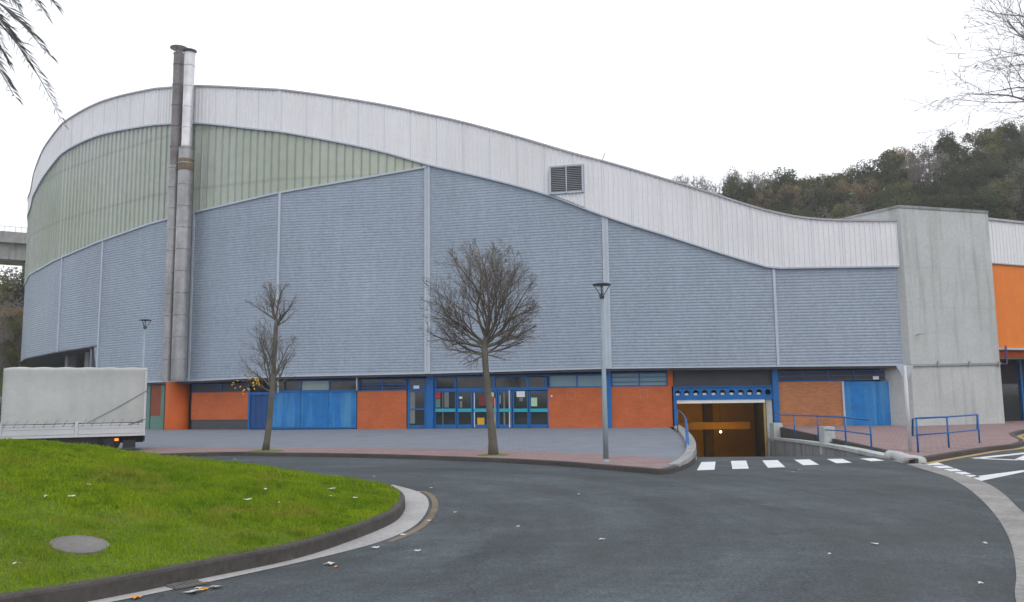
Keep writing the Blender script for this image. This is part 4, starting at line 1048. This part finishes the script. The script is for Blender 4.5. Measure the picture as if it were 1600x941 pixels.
B = G(416, 705, PZ); Y = B.y
tk = [T(414.5, 706.5), T(417, 690), T(421, 660), T(424.5, 620), T(427.5, 580), T(430, 540), T(431, 512), T(432, 500)]
st = []
for (tx, ty, dy, fx, fy, r) in [(397, 446, .2, 430, 500, .045), (384, 472, -.3, 430, 499, .035), (444, 436, .2, 432, 500, .045), (466, 466, -.2, 432, 508, .04), (430, 450, .5, 431, 500, .03), (467, 484, .4, 432, 510, .03), (415, 445, -.5, 431, 502, .03), (452, 455, -.5, 432, 506, .03),
      (395, 520, .2, 425, 600, .04), (376, 560, -.3, 424, 605, .035), (381, 535, .4, 424, 603, .03), (415, 510, -.4, 426, 590, .035), (446, 520, .3, 426, 600, .04), (459, 545, -.2, 426, 604, .035), (440, 505, -.5, 427, 590, .03), (372, 590, .3, 424, 612, .025), (455, 580, .3, 425, 612, .025), (405, 540, .7, 425, 600, .025), (440, 555, .6, 425, 600, .025)]:
    d = sdir(tx, ty, dy, fx, fy); st.append((T(fx, fy), d + Vector((0, 0, -.05 * d.length)), d.length * 1.0, r))
C2 = T(428, 478); C3 = T(418, 560)
env = lambda q: (((q.x - C2.x) / .95) ** 2 + ((q.z - C2.z) / 1.05) ** 2 < 1) or (((q.x - C3.x) / 1.15) ** 2 + ((q.z - C3.z) / 1.35) ** 2 < 1)
t2 = bare_tree('bare_tree', tuple(B), tk, [.14, .115, .10, .095, .085, .08, .075, .05], st, 'thin leafless street tree with two tiers of sparse branches by the blue gate', seed=8, twigs=3, envelope=env, leafn=.02, upbias=.3, minr=.006)
mb = MB(); rnd = random.Random(3)
for (x_p, y_p, k) in ((400, 595, 9), (396, 600, 5), (372, 602, 3), (365, 598, 3), (380, 612, 4), (387, 605, 3), (394, 575, 3), (392, 592, 4), (403, 597, 6), (384, 590, 3)):
    c = T(x_p, y_p, rnd.uniform(-.3, .3))
    for _ in range(k):
        q = c + Vector((rnd.gauss(0, .05), rnd.gauss(0, .08), rnd.gauss(0, .06))); s_ = .05
        a = Vector((rnd.gauss(0, 1), rnd.gauss(0, .6), rnd.gauss(0, 1))).normalized(); b2 = a.orthogonal().normalized()
        mb.face([q, q + a * s_ + b2 * s_ * .6, q + a * s_ * 1.8, q + a * s_ - b2 * s_ * .6])
mb.build('yellow_leaves', M_leafyel, t2)
mb = MB(); mb.lathe((B.x, B.y, PZ), [(0, .04), (.4, .03), (.62, .008), (.64, .0)], 18); tag(mb.build('tree_pit', M_moss), kind='structure')

# tree leaning in from the right, its trunk outside the frame
B = Vector((13.3, 14.5, 0)); Y = B.y
tk = [(13.3, 14.5, 0), (13.25, 14.5, 1.5), (13.2, 14.4, 3.2), (13.1, 14.5, 5), (13.0, 14.5, 6.8)]
st = []
for (tx, ty, dy, fz, ln, r) in [(1530, 8, -.6, 5.9, 0, .05), (1538, 30, .4, 5.9, 0, .055), (1535, 52, 1.2, 5.9, 0, .05), (1560, 72, -.8, 5.6, 0, .05), (1565, 98, .6, 5.4, 0, .045), (1580, 10, 1.5, 6.3, 0, .05), (1545, -50, .3, 6.4, 0, .05), (1600, -120, .3, 6.5, 0, .05), (1900, -60, .5, 6.4, 0, .06), (1850, 60, 0, 5.6, 0, .05), (1750, -150, 1.5, 6.8, 0, .06)]:
    a = Vector((13.1, 14.5, fz)); b = T(tx, ty, dy); st.append((a, b - a + Vector((0, 0, -.1)), (b - a).length * .98, r))
M_paletwig = mt('pale_twig', (.22, .21, .23), rough=.9)  # paler twig tone, also on the bare hill trees
bare_tree('bare_tree', tuple(B), tk, [.2, .17, .15, .12, .07], st, 'bare tree whose fine drooping twigs reach in at the upper right corner', seed=21, twigs=4, leafn=.05, upbias=.08, minr=.0045, barkmat=M_paletwig)

# ------------------------------------------------------------------ palm at the upper left, standing on the lawn
px_, py_ = -8.9, 11.6; pz_ = float(mound(np.array([px_]), np.array([py_]))[0]); ct = Vector((px_, py_, 8.0))
palm = thing('palm_tree', (px_, py_, pz_), 'palm tree whose feathery fronds hang in at the upper left corner', 'palm tree')
mb = MB(); pr = [(.34, 0), (.26, .4)]; z = .4
while z < ct.z - pz_ - .4: pr += [(.22, z), (.255, z + .13)]; z += .16
pr += [(.33, z + .1), (.28, z + .5), (.1, z + .75)]
mb.lathe((px_, py_, pz_ - .1), pr, 16); mb.build('trunk', M_bark, palm)
M_frond = mt('palm_frond', (.11, .115, .12), rough=.6, var=.3)
rnd = random.Random(2)
def frond(tip, rise, n_=34, lw=.02):
    a = ct + Vector((0, 0, .2)); b = Vector(tip); mid = (a + b) / 2 + Vector((0, 0, rise)); m_ = MB(); P_ = []
    for k in range(n_ + 1):
        t = k / n_; P_.append(a * (1 - t) ** 2 + mid * 2 * t * (1 - t) + b * t * t)
    m_.tube(P_, [.022 * (1 - k / n_) + .005 for k in range(n_ + 1)], 4)
    for k in range(5, n_ + 1):
        t = k / n_; d = (P_[min(k+1, n_)] - P_[k-1]).normalized(); sd_ = d.cross(Vector((0, 0, 1))).normalized()
        L_ = (.42 if t > .25 else .22) * (1 - .55 * max(t - .55, 0) / .45) * rnd.uniform(.75, 1.15)
        for sg in (-1, 1):
            for q in range(2):
                o = P_[k] + d * rnd.uniform(-.02, .02); e = o + (d * rnd.uniform(.5, .95) + sd_ * sg * rnd.uniform(.45, .8) + Vector((0, 0, rnd.uniform(-.45, .15)))) * L_
                w2 = d.cross(e - o).normalized() * lw * .5 if q else Vector((0, 0, lw * .5))
                mm = o.lerp(e, .5) + Vector((0, 0, .02)); m_.face([o, mm - w2, e, mm + w2])
    m_.build('frond', M_frond, palm)
def PT(x, y, Y_): return D(x, y, Y_)
for tip, rise in ((PT(72, 82, 10.6), .75), (PT(44, 98, 11.4), .9), (PT(22, 150, 10.9), .5), (PT(84, 4, 11.5), 1.0), (PT(66, 16, 10.4), 1.2), (PT(14, 96, 12.0), .55), (PT(28, 6, 12.4), .8)): frond(tip, rise)
for k in range(16):
    t = k * .41 + 1.3; 
    if math.cos(t) > .25 and abs(math.sin(t)) < .95: continue
    frond((px_ + 2.9 * math.cos(t), py_ + 2.9 * math.sin(t), ct.z + rnd.uniform(-1.6, .9)), 1.3)

# ------------------------------------------------------------------ box truck behind the lawn
ty = 30.0; xr = D(228, 640, ty).x; xl = D(2, 640, 28.13).x; zt = D(228, 575, ty).z; zb = D(226, 680.5, ty).z
truck = thing('box_truck', (xr - 2.3, ty + 1, PZ), 'white box truck with a grimy tarpaulin body parked behind the grass mound', 'truck')
ax = Vector((xl - xr, 28.13 - ty, 0)); Ltr = ax.length; ax.normalize(); dp = Vector((-ax.y, ax.x, 0))
if dp.y < 0: dp = -dp
o3 = Vector((xr, ty, 0)); Wt = 2.35
def tp(a, d, z): q = o3 + ax * a + dp * d; return (q.x, q.y, z)
def tbox(m_, a0, a1, d0, d1, z0, z1, mi=0): m_.hexa([tp(a1, d0, z0), tp(a0, d0, z0), tp(a0, d1, z0), tp(a1, d1, z0), tp(a1, d0, z1), tp(a0, d0, z1), tp(a0, d1, z1), tp(a1, d1, z1)], mi)
zdrop = zb + .56
# tarpaulin with slight billow and rounded roof edge
m_ = MB(); na, nz = 36, 14; rnd = random.Random(9)
prof = [(.0, zdrop - .07)] + [(0, zdrop + (zt - .1 - zdrop) * k / nz) for k in range(1, nz + 1)] + [(.005, zt - .03), (.03, zt), (Wt / 2, zt + .05), (Wt - .07, zt), (Wt, zt - .1), (Wt, zdrop)]
for i in range(na + 1):
    a = Ltr * i / na; e = min(i, na - i) / na
    rib = math.sin(i / na * math.pi * 5) ** 2 * .02
    for j, (d, z) in enumerate(prof):
        bil = (-.018 * math.sin(j * .42) - .02 * rib * 10 * .4) if 0 < j < nz and e > .02 else 0
        aa = a; zz = z
        if i in (0, na) : pass
        if i == na and z > zt - .12: zz = z - .03
        m_.v.append(tp(aa, d + bil, zz - (.012 * math.sin(i * 1.1) if z >= zt - .02 else 0)))
K = len(prof)
for i in range(na):
    for j in range(K - 1): m_.f.append((i*K+j, i*K+j+1, (i+1)*K+j+1, (i+1)*K+j)); m_.m.append(0)
m_.f.append(tuple(range(K))[::-1]); m_.f.append(tuple(na * K + j for j in range(K))); m_.m += [0, 0]
m_.build('tarpaulin', M_tarp, truck, True)
m_ = MB(); half = Ltr * .49
for a0, a1 in ((.08, half - .06), (half + .06, Ltr - .06)):
    m2_ = MB(); tbox(m2_, a0, a1, -.03, .02, zb + .1, zdrop - .1); tbox(m2_, a0 + .02, a1 - .02, -.045, -.03, zdrop - .16, zdrop - .12); tbox(m2_, a0 + .02, a1 - .02, -.045, -.03, zb + .3, zb + .32)
    m2_.build('dropside', M_truckwhite, truck)
for a0, a1 in ((0, .07), (half - .05, half + .05), (Ltr - .05, Ltr)): tbox(m_, a0, a1, -.05, .02, zb, zdrop + .02)
m_ = MB()
for a0, a1 in ((0, .08), (half - .05, half + .05), (Ltr - .05, Ltr)): tbox(m_, a0, a1, -.055, .03, zb, zdrop + .0)
tbox(m_, 0, .07, -.012, .03, zdrop, zt - .12)
tbox(m_, 0, Ltr, -.03, Wt, zb, zb + .09)
m_.build('body_frame', M_truckwhite, truck)
for k in range(15):
    m_ = MB(); a = .12 + k * (Ltr - .2) / 14.5; m_.tube([tp(a, -.03, zdrop + .05), tp(a + .07, -.05, zdrop - .03), tp(a + .1, -.05, zdrop - .13), tp(a + .15, -.06, zdrop - .18)], [.006, .005, .006, .010], 5); m_.build('lashing_hook', M_rope, truck)
m_ = MB()
m_.tube([tp(.0, -.03, zdrop + 1.05), tp(1.0, -.045, zdrop + .42), tp(1.9, -.05, zdrop - .08)], .009, 5); m_.build('rope', M_rope, truck)
m_ = MB(); m_.tube([tp(.02, -.04, zdrop + .02), tp(.5, -.07, zdrop - .14)], .016, 5); m_.build('rope', M_rope, truck)
m_ = MB(); tbox(m_, .05, Ltr + 1.5, .3, .45, zb - .25, zb); tbox(m_, .05, Ltr + 1.5, Wt - .45, Wt - .3, zb - .25, zb); tbox(m_, .9, 3.2, .1, .5, zb - .3, zb - .02); tbox(m_, .0, .06, .05, Wt - .05, zb - .2, zb - .02); m_.build('chassis', M_chassis, truck)
zc_ = PZ + .36
for a, d0 in ((1.15, .04), (1.15, Wt - .32), (Ltr + .9, .04), (Ltr + .9, Wt - .32)):
    wz = MB(); c0, c1 = Vector(tp(a, d0, zc_)), Vector(tp(a, d0 + .26, zc_)); wz.tube([c0, c0.lerp(c1, .12), c0.lerp(c1, .88), c1], [.31, .36, .36, .31], 24); wo_ = wz.build('wheel', M_tyre, truck, True)
    rm = MB(); rm.tube([c0 - (c1 - c0) * .05, c0 + (c1 - c0) * .05], [.15, .19], 16); rm.build('rim', M_chassis, wo_)
m_ = MB(); tbox(m_, .3, .72, -.0, .3, PZ + .12, zb - .15); m_.build('mudguard', M_chassis, truck)
m_ = MB(); tbox(m_, .86, .98, -.07, -.01, zb - .16, zb - .08); m_.build('side_marker_light', M_amber, truck)
m_ = MB()   # cab ahead of the body, just outside the frame
cabp = [(Ltr + .15, zb - .2), (Ltr + 1.95, zb - .2), (Ltr + 2.0, zb + .55), (Ltr + 1.55, zb + 1.35), (Ltr + .15, zb + 1.45)]
k0 = len(m_.v)
for d in (.08, Wt - .08): 
    for a, z in cabp: m_.v.append(tp(a, d, z))
m_.f += [(0, 1, 2, 3, 4), (9, 8, 7, 6, 5)] + [(j, j + 5, (j + 1) % 5 + 5, (j + 1) % 5) for j in range(5)]; m_.m += [0] * 7
cab = m_.build('cab', M_truckwhite, truck)
m_ = MB(); tbox(m_, Ltr + .5, Ltr + 1.4, .06, .08, zb + .55, zb + 1.15); m_.build('cab_window', M_glass, cab)

# ------------------------------------------------------------------ blue handrails and the white column
def rail(name, posts, label, tops, lows, r=.028, extra=()):
    base = posts[0][0]; root = thing(name, tuple(base), label, 'handrail')
    for b, t in posts: m_ = MB(); m_.tube([b, t], r, 8); m_.build('post', M_blue, root, True)
    m_ = MB(); m_.tube(tops, r, 8); m_.build('top_rail', M_blue, root, True)
    for lw in lows: m_ = MB(); m_.tube(lw, r * .8, 8); m_.build('lower_rail', M_blue, root, True)
    return root
def cpx(x, y, off=.52):                        # on the edge stone beside the ramp, at column x
    best = min(cp, key=lambda c: abs(800 + 1280 * ((xw(c.y) + off) / c.y) - x)); return best
ps = []
for x, yb, yt in ((1242, 682, 649), (1279, 688, 650), (1322, 693, 652), (1362, 703, 656.5)):
    yy = {1242: 38.0, 1279: 33.4, 1322: 29.2, 1362: 26.3}[x]; b = D(x, yb, yy); t = D(x - .5, yt, yy); t.x = b.x; ps.append((b, t))
p_start = D(1207, 648, 43.2)
rail('ramp_handrail', ps, 'blue tube handrail along the right side of the garage ramp', [p_start] + [t for b, t in ps], [[D(1279, 671, 33.4), D(1322, 674, 29.2), D(1362, 679.5, 26.3)]])
ps = []
for x, yb, yt, yy in ((1435, 709, 654, 24.5), (1483, 701, 651.5, 26.5), (1531, 696.5, 648, 28.6)):
    b = D(x, yb, yy); t = D(x, yt, yy); t.x = b.x; ps.append((b, t))
q0 = ps[0][1].copy(); q1 = D(1426, 681, 25.6); q1b = D(1426, 655, 25.6)
rail('kerb_handrail', ps, 'blue tube handrail at the kerb in front of the concrete tower', [q1, q1b, ps[0][1], ps[1][1], ps[2][1], D(1527, 648, 29.4), D(1527, 672, 29.4)], [[D(1426, 681, 25.6), D(1435, 680, 24.5), D(1483, 676, 26.5), D(1531, 671.5, 28.6)]])
# bent blue rail at the left of the ramp
zr = PZ + .2
b0 = D(1056, 669, 41); arc = [D(1053, 638, 41), D(1059, 641, 37), D(1066, 646, 33), D(1071.5, 655, 30), D(1074, 668, 28.5)]
t_top = dens(arc, 4)
root = thing('curved_handrail', (t_top[-1].x, t_top[-1].y, PZ), 'curved blue handrail dipping round the left side of the garage ramp', 'handrail')
m_ = MB(); m_.tube(t_top + [D(1076, 690, 27.8), D(1076, 706, 26.6)], .022, 8); m_.build('top_rail', M_blue, root, True)
m_ = MB(); p = D(1071.5, 655, 30); m_.tube([p, D(1073.5, 690, 28.6), D(1074.5, 704, 27.4)], .04, 8); m_.build('post', M_blue, root, True)
m_ = MB(); m_.tube([D(1058, 641, 37.5), (D(1058, 641, 37.5).x, 37.5, PZ + .1)], .026, 8); m_.build('post', M_blue, root, True)
# pale steel column carrying the corner of the cladding
yb_ = 27.5
cb_ = D(1420, 704, 42.0)
colm = thing('steel_column', tuple(G(1422.5, 705, PZ)), 'slim pale steel column with a flared bracket head, standing by the blue gate and the tower', 'column')
pA = D(1420.5, 700, 34); 
pbot = G(1422.5, 705, PZ); ptop = D(1412.5, 571, pbot.y); ptop.x = pbot.x
m_ = MB(); m_.tube([pbot, ptop], .055, 12); m_.build('shaft', M_whitepole, colm, True)
m_ = MB(); t0 = UP.at(UP.l[-1] - .3); dxx = Vector((1, -.12, 0)).normalized()
for sg in (-1, 1):
    a = ptop + dxx * sg * .055; m_.hexa([tuple(a + Vector((0, -.02, -.36))), tuple(a + dxx * sg * .03 + Vector((0, -.02, -.36))), tuple(a + dxx * sg * .03 + Vector((0, .02, -.36))), tuple(a + Vector((0, .02, -.36))),
      tuple(a + Vector((0, -.03, 0))), tuple(a + dxx * sg * .2 + Vector((0, -.03, 0))), tuple(a + dxx * sg * .2 + Vector((0, .03, 0))), tuple(a + Vector((0, .03, 0)))])
m_.build('bracket', M_trim, colm)

# ------------------------------------------------------------------ litter
rnd = random.Random(17)
def litter(px, py, size, onlawn=False, orange=False, label=None):
    size *= 1.25; p = G(px, py, .012)
    if onlawn:
        p = on_mound(px, py, .045)
    m_ = MB(); n_ = 9; R_ = size / 2; ring = []
    for k in range(n_):
        t = 2 * math.pi * k / n_; rr_ = R_ * (1 if k % 2 else .55) * rnd.uniform(.75, 1.15); ring.append((p.x + rr_ * math.cos(t), p.y + rr_ * .8 * math.sin(t), p.z + rnd.uniform(0, .02)))
    c = (p.x, p.y, p.z + .012)
    for k in range(n_): m_.face([c, ring[k], ring[(k + 1) % n_]])
    o = m_.build('fallen_leaf', M_leaforange if orange else M_leaflitter)
    tag(o, *(('dry orange leaf lying in the gutter below the lawn kerb', 'leaf', 'orange leaves in the gutter') if orange else
             ('pale scrap of leaf lying on the grass', 'leaf', 'pale leaves on the grass') if onlawn else ('pale fallen leaf lying on the asphalt', 'leaf', 'pale leaves on the asphalt')))
for a in ((302, 925, .17), (338, 918, .14), (517, 881.5, .15), (312, 920, .1), (588, 856, .1), (653, 861, .08), (631, 836, .09), (671, 814, .08), (656, 769, .08), (674, 763, .08), (810, 823, .06), (942, 843, .1), (905, 773, .08), (1367, 850, .12), (1251, 735, .14), (1239, 738, .1), (712, 801, .07), (513, 713.6, .2), (578, 714.6, .16), (616, 715.5, .12), (384, 711.5, .16), (1297, 866, .05), (1540, 849, .09), (1533, 912, .07)): litter(*a)
for a in ((138, 758, .09), (71, 776, .08), (112, 776, .1), (366, 718, .12), (388, 781, .12), (415, 765, .09), (518, 764, .14), (518, 776, .1), (556, 778, .1), (432, 786, .1), (390, 740, .08), (583, 745, .1), (26, 881, .07)): litter(*a, onlawn=True)
for a in ((318, 921, .1), (212, 934, .12), (455, 873.5, .09), (493, 861.5, .11), (527, 886, .06)): litter(*a, orange=True)

# ------------------------------------------------------------------ hills, forest, viaduct
def ridge(x): return np.interp(x, [-20, 5, 29, 44, 55, 66, 77, 88, 130, 220], [8, 20, 29, 31, 31, 33, 36, 38, 44, 50])
def hz(x, y): return float(ridge(x) * max(0, min(1, (y - 92) / 48)) ** .8 if y < 140 else ridge(x) + (y - 140) * .02)
mb = MB(); xs = np.arange(-30, 230, 8); ys = np.arange(90, 200, 6)
for y in ys:
    for x in xs: mb.v.append((float(x), float(y), hz(x, y) + .8 * math.sin(x * .3 + y * .17)))
nx = len(xs)
for j in range(len(ys) - 1):
    for i in range(nx - 1): mb.f.append((j*nx+i, j*nx+i+1, (j+1)*nx+i+1, (j+1)*nx+i)); mb.m.append(0)
tag(mb.build('hill', M_hill, None, True), kind='structure')
FC = {'dark evergreen': [(.075, .095, .05), (.10, .12, .06)], 'olive green': [(.15, .16, .07), (.19, .19, .085)], 'rusty brown': [(.27, .21, .12), (.32, .25, .15)], 'grey-brown': [(.22, .20, .165), (.26, .235, .195)]}
def leafy(kind, seed, h=11, n_=5200, w_=3.4, leaf=.22, sparse=False):
    rnd = np.random.default_rng(seed); root = thing('hill_tree', (0, 0, 0), 'x', 'tree'); ORG[root.name] = Vector((0, 0, 0))
    m_ = MB(); r2 = random.Random(seed)
    lean = r2.uniform(-.5, .5); m_.tube([(0, 0, -1.5), (lean * .3, 0, h * .3), (lean, .1, h * .65), (lean * .8, 0, h * .93)], [.22, .17, .11, .03], 6)
    cl = []
    for k in range(46 if not sparse else 26):
        z0 = h * r2.uniform(.25, .85); t = r2.uniform(0, 6.28); ln = w_ * r2.uniform(.4, 1.0) * (1.05 - abs(z0 / h - .5)); 
        e = Vector((lean * .6 + math.cos(t) * ln, math.sin(t) * ln, z0 + ln * r2.uniform(.3, .9))); m_.tube([(lean * z0 / h, 0, z0), tuple(Vector((lean * .7 + math.cos(t) * ln * .5, math.sin(t) * ln * .5, z0 + ln * .2))), tuple(e)], [.07, .05, .015], 4, cap=False)
        cl.append((e, r2.uniform(.45, 1.05)))
        if sparse:
            for q in range(7):
                e2 = e + Vector((r2.gauss(0, .5), r2.gauss(0, .5), r2.uniform(.2, 1.3))); m_.tube([tuple(Vector((lean*.7 + math.cos(t)*ln*.5, math.sin(t)*ln*.5, z0 + ln*.2)).lerp(e, r2.uniform(.2, 1))), tuple(e2)], [.03, .01], 3, cap=False)
    m_.build('trunk', M_bark if not sparse else M_paletwig, root)
    cl.append((Vector((lean, 0, h * .95)), 1.0))
    c1, c2_ = FC[kind]; key = 'foliage_' + kind.replace(' ', '_')
    fm = bpy.data.materials.get(key) or mt(key, c1, rough=.85, c2=c2_, scale=.6, fine=2.5, fvar=.3, coord='obj', spec=.1)
    cr = MB(); 
    for i in range(n_):
        c, rr_ = cl[int(rnd.integers(len(cl)))]; v = rnd.normal(size=3); v /= np.linalg.norm(v); q = rr_ * rnd.uniform(.3, 1) ** .5
        p = Vector((c.x + v[0] * q, c.y + v[1] * q, c.z + v[2] * q * 1.15)); a = Vector(rnd.normal(size=3)).normalized(); b2 = a.orthogonal().normalized(); s_ = leaf * rnd.uniform(.5, 1.1)
        cr.face([p - a * s_, p + b2 * s_ * .6, p + a * s_, p - b2 * s_ * .6])
    if not fm.get('tl'):
        fm['tl'] = 1; N_ = fm.node_tree.nodes; K_ = fm.node_tree.links; b_n = N_['Principled BSDF']; tr_ = N_.new('ShaderNodeBsdfTranslucent'); ms = N_.new('ShaderNodeMixShader'); ms.inputs[0].default_value = .45
        K_.new(b_n.inputs['Base Color'].links[0].from_socket, tr_.inputs['Color']); K_.new(b_n.outputs[0], ms.inputs[1]); K_.new(tr_.outputs[0], ms.inputs[2]); K_.new(ms.outputs[0], N_['Material Output'].inputs['Surface'])
    cr.build('crown', fm, root); return root
protos = {}
for i, (k, nn, sp) in enumerate((('dark evergreen', 5200, False), ('dark evergreen', 4400, False), ('olive green', 3600, False), ('olive green', 4600, False), ('rusty brown', 2200, False), ('grey-brown', 1300, True), ('grey-brown', 420, True))):
    protos.setdefault(k if nn > 500 else 'bare', []).append([leafy(k, 30 + i, 11, int(nn * 1.6) if nn > 500 else 90, 2.6 if nn > 500 else 2.0, leaf=.17, sparse=sp), False])
LAB = {'dark evergreen': ('dark green dense tree on the wooded hill behind the hall', 'dark green trees on the hill'), 'olive green': ('olive green tree on the wooded hill behind the hall', 'olive green trees on the hill'),
       'rusty brown': ('rusty brown autumn tree on the wooded hill behind the hall', 'brown autumn trees on the hill'), 'grey-brown': ('thin grey-brown half-bare tree on the wooded hill', 'half-bare trees on the hill'), 'bare': ('pale leafless tree at the left end of the hilltop tree line', 'leafless trees on the ridge')}
rnd = random.Random(6)
def put(kind, x, y, z, sc, label=None, group=None):
    pr = rnd.choice(protos[kind]); lab, grp = LAB[kind]
    lab = label or lab; grp = group or grp
    rz = rnd.uniform(0, 6.28)
    s3 = (sc * rnd.uniform(.9, 1.15), sc * rnd.uniform(.9, 1.15), sc)
    if not pr[1]:
        o = pr[0]; pr[1] = True; o.location = (x, y, z); o.rotation_euler = (0, 0, rz); o.scale = s3; tag(o, lab, group=grp)
    else: dup(pr[0], (x, y, z), rz, s3, lab, grp)
for k in range(13):                                  # pale bare trees at the left end
    x = 28.0 + k * 1.35 + rnd.uniform(-.3, .3); top_y = 274 - 4 * math.sin(k) ; zt_ = D(800 + 1280 * x / 140, top_y, 140).z; sc = rnd.uniform(.75, .95); put('bare', x, 140 + rnd.uniform(-2, 2), zt_ - 11 * sc, sc)
topl = lambda px: np.interp(px, [1160, 1200, 1240, 1262, 1280, 1320, 1345, 1370, 1400, 1425, 1455, 1490, 1530, 1570, 1610, 1700], [262, 266, 262, 275, 266, 262, 256, 252, 240, 222, 222, 212, 207, 200, 186, 178])
for px in np.arange(1150, 1760, 19):
    pxx = px + rnd.uniform(-6, 6); x = (pxx - 800) / 1280 * 140; sc = rnd.uniform(.9, 1.2); zt_ = D(pxx, float(topl(pxx)) + rnd.uniform(-2, 7), 140).z
    if pxx < 1215: kd = rnd.choice(['grey-brown', 'grey-brown', 'bare'])
    elif 1255 < pxx < 1345: kd = rnd.choice(['olive green', 'olive green', 'grey-brown'])
    elif 1345 <= pxx < 1400: kd = 'dark evergreen' if rnd.random() < .8 else 'olive green'
    elif 1400 <= pxx < 1450: kd = 'rusty brown'
    else: kd = rnd.choice(['dark evergreen', 'olive green', 'grey-brown'])
    put(kd, x, 140 + rnd.uniform(-2.5, 2.5), zt_ - 11.2 * sc, sc)
for row, (yy, dzt) in enumerate(((133, 26), (126, 58), (118, 88))):
    for px in np.arange(1150 + row * 45, 1760, 24 + row * 2):
        pxx = px + rnd.uniform(-8, 8); x = (pxx - 800) / 1280 * yy; sc = rnd.uniform(.85, 1.15)
        zt_ = D(pxx, float(topl(pxx)) + dzt + rnd.uniform(-6, 6), yy).z
        put(rnd.choice(['dark evergreen', 'dark evergreen', 'olive green', 'grey-brown', 'rusty brown'] if pxx < 1440 else ['dark evergreen', 'dark evergreen', 'grey-brown', 'olive green']), x, yy, zt_ - 11 * sc, sc)

# left bank with bushes
mb = MB()
xs = np.arange(-130, -30, 5); ys = np.arange(70, 130, 5)
for y in ys:
    for x in xs: mb.v.append((float(x), float(y), max(-.2, min(8.5, (y - 72) * .52)) * float(np.interp(x, [-60, -46], [1, 0])) + .3 * math.sin(x + y)))
nx = len(xs)
for j in range(len(ys) - 1):
    for i in range(nx - 1): mb.f.append((j*nx+i, j*nx+i+1, (j+1)*nx+i+1, (j+1)*nx+i)); mb.m.append(0)
tag(mb.build('grassy_bank', mt('bank_grass', (.11, .14, .03), rough=1, var=.3, scale=.4, fine=3, fvar=.3), None, True), kind='structure')
for (px, py, Yd, kd, sc, lb) in ((22, 425, 96, 'dark evergreen', 1.1, 'dark green tree below the viaduct at the left edge'), (6, 462, 88, 'grey-brown', .9, 'half-bare grey-brown bush at the left edge under the viaduct'),
      (38, 470, 86, 'grey-brown', .8, 'half-bare bush touching the left end of the hall'), (16, 478, 84, 'rusty brown', .7, 'orange-brown autumn bush in the middle of the left bank'), (-15, 430, 92, 'olive green', 1.1, 'olive tree at the outermost left of the bank'), (30, 500, 82, 'olive green', .6, 'low olive bush low on the left bank'), (4, 508, 81, 'grey-brown', .6, 'low twiggy bush near the foot of the left bank'), (10, 425, 95, 'grey-brown', 1.1, 'thin twiggy tree in front of the viaduct')):
    p = D(px, py, Yd); put(kd, p.x, p.y, p.z - 11 * sc, sc, lb, 'trees on the left bank')
via = thing('viaduct', (-70, 120, 0), 'grey concrete road viaduct passing behind the left end of the hall', 'bridge')
a0, a1 = D(-400, 330, 112), D(160, 373, 130)
def vb(m_, dzt, dzb, d0, d1):
    m_.hexa([(a0.x, a0.y + d0, a0.z + dzb), (a1.x, a1.y + d0, a1.z + dzb), (a1.x, a1.y + d1, a1.z + dzb), (a0.x, a0.y + d1, a0.z + dzb), (a0.x, a0.y + d0, a0.z + dzt), (a1.x, a1.y + d0, a1.z + dzt), (a1.x, a1.y + d1, a1.z + dzt), (a0.x, a0.y + d1, a0.z + dzt)])
m_ = MB(); vb(m_, 0, -1.7, 0, 10); m_.build('deck', M_conc_dark, via)
m_ = MB(); vb(m_, -1.7, -4.2, 1.2, 8.8); m_.build('girder', M_conc_dark, via)
for t in (.1, .35, .5, .74):
    p = a0.lerp(a1, t); m_ = MB(); m_.box(p.x - 1, p.x + 1, p.y + 3, p.y + 7, -1, p.z - 4.2); m_.build('pier', M_conc_dark, via)
m_ = MB()
for k in range(60): p = a0.lerp(a1, k / 59); m_.tube([p + Vector((0, .1, 0)), p + Vector((0, .1, .8))], .03, 4)
m_.tube([a0 + Vector((0, .1, .8)), a1 + Vector((0, .1, .8))], .035, 5); m_.build('railing', M_louvre, via)
hz_ = MB(); hz_.box(-1250, 1250, -450, 1550, -5, 95); hz_ = hz_.build('haze', [])
tag(hz_, kind='stuff'); hm = bpy.data.materials.new('thin_haze'); hm.use_nodes = True; n_ = hm.node_tree; n_.nodes.clear()
pv = n_.nodes.new('ShaderNodeVolumePrincipled'); pv.inputs['Color'].default_value = (.95, .96, 1, 1); pv.inputs['Density'].default_value = .0006
om = n_.nodes.new('ShaderNodeOutputMaterial'); n_.links.new(pv.outputs[0], om.inputs['Volume']); hz_.data.materials.append(hm)
# the twiggy growth in front of the hall's left end
for o in list(bpy.data.objects):
    if o.type == 'EMPTY' and o.get('label') == 'x': bpy.data.objects.remove(o)
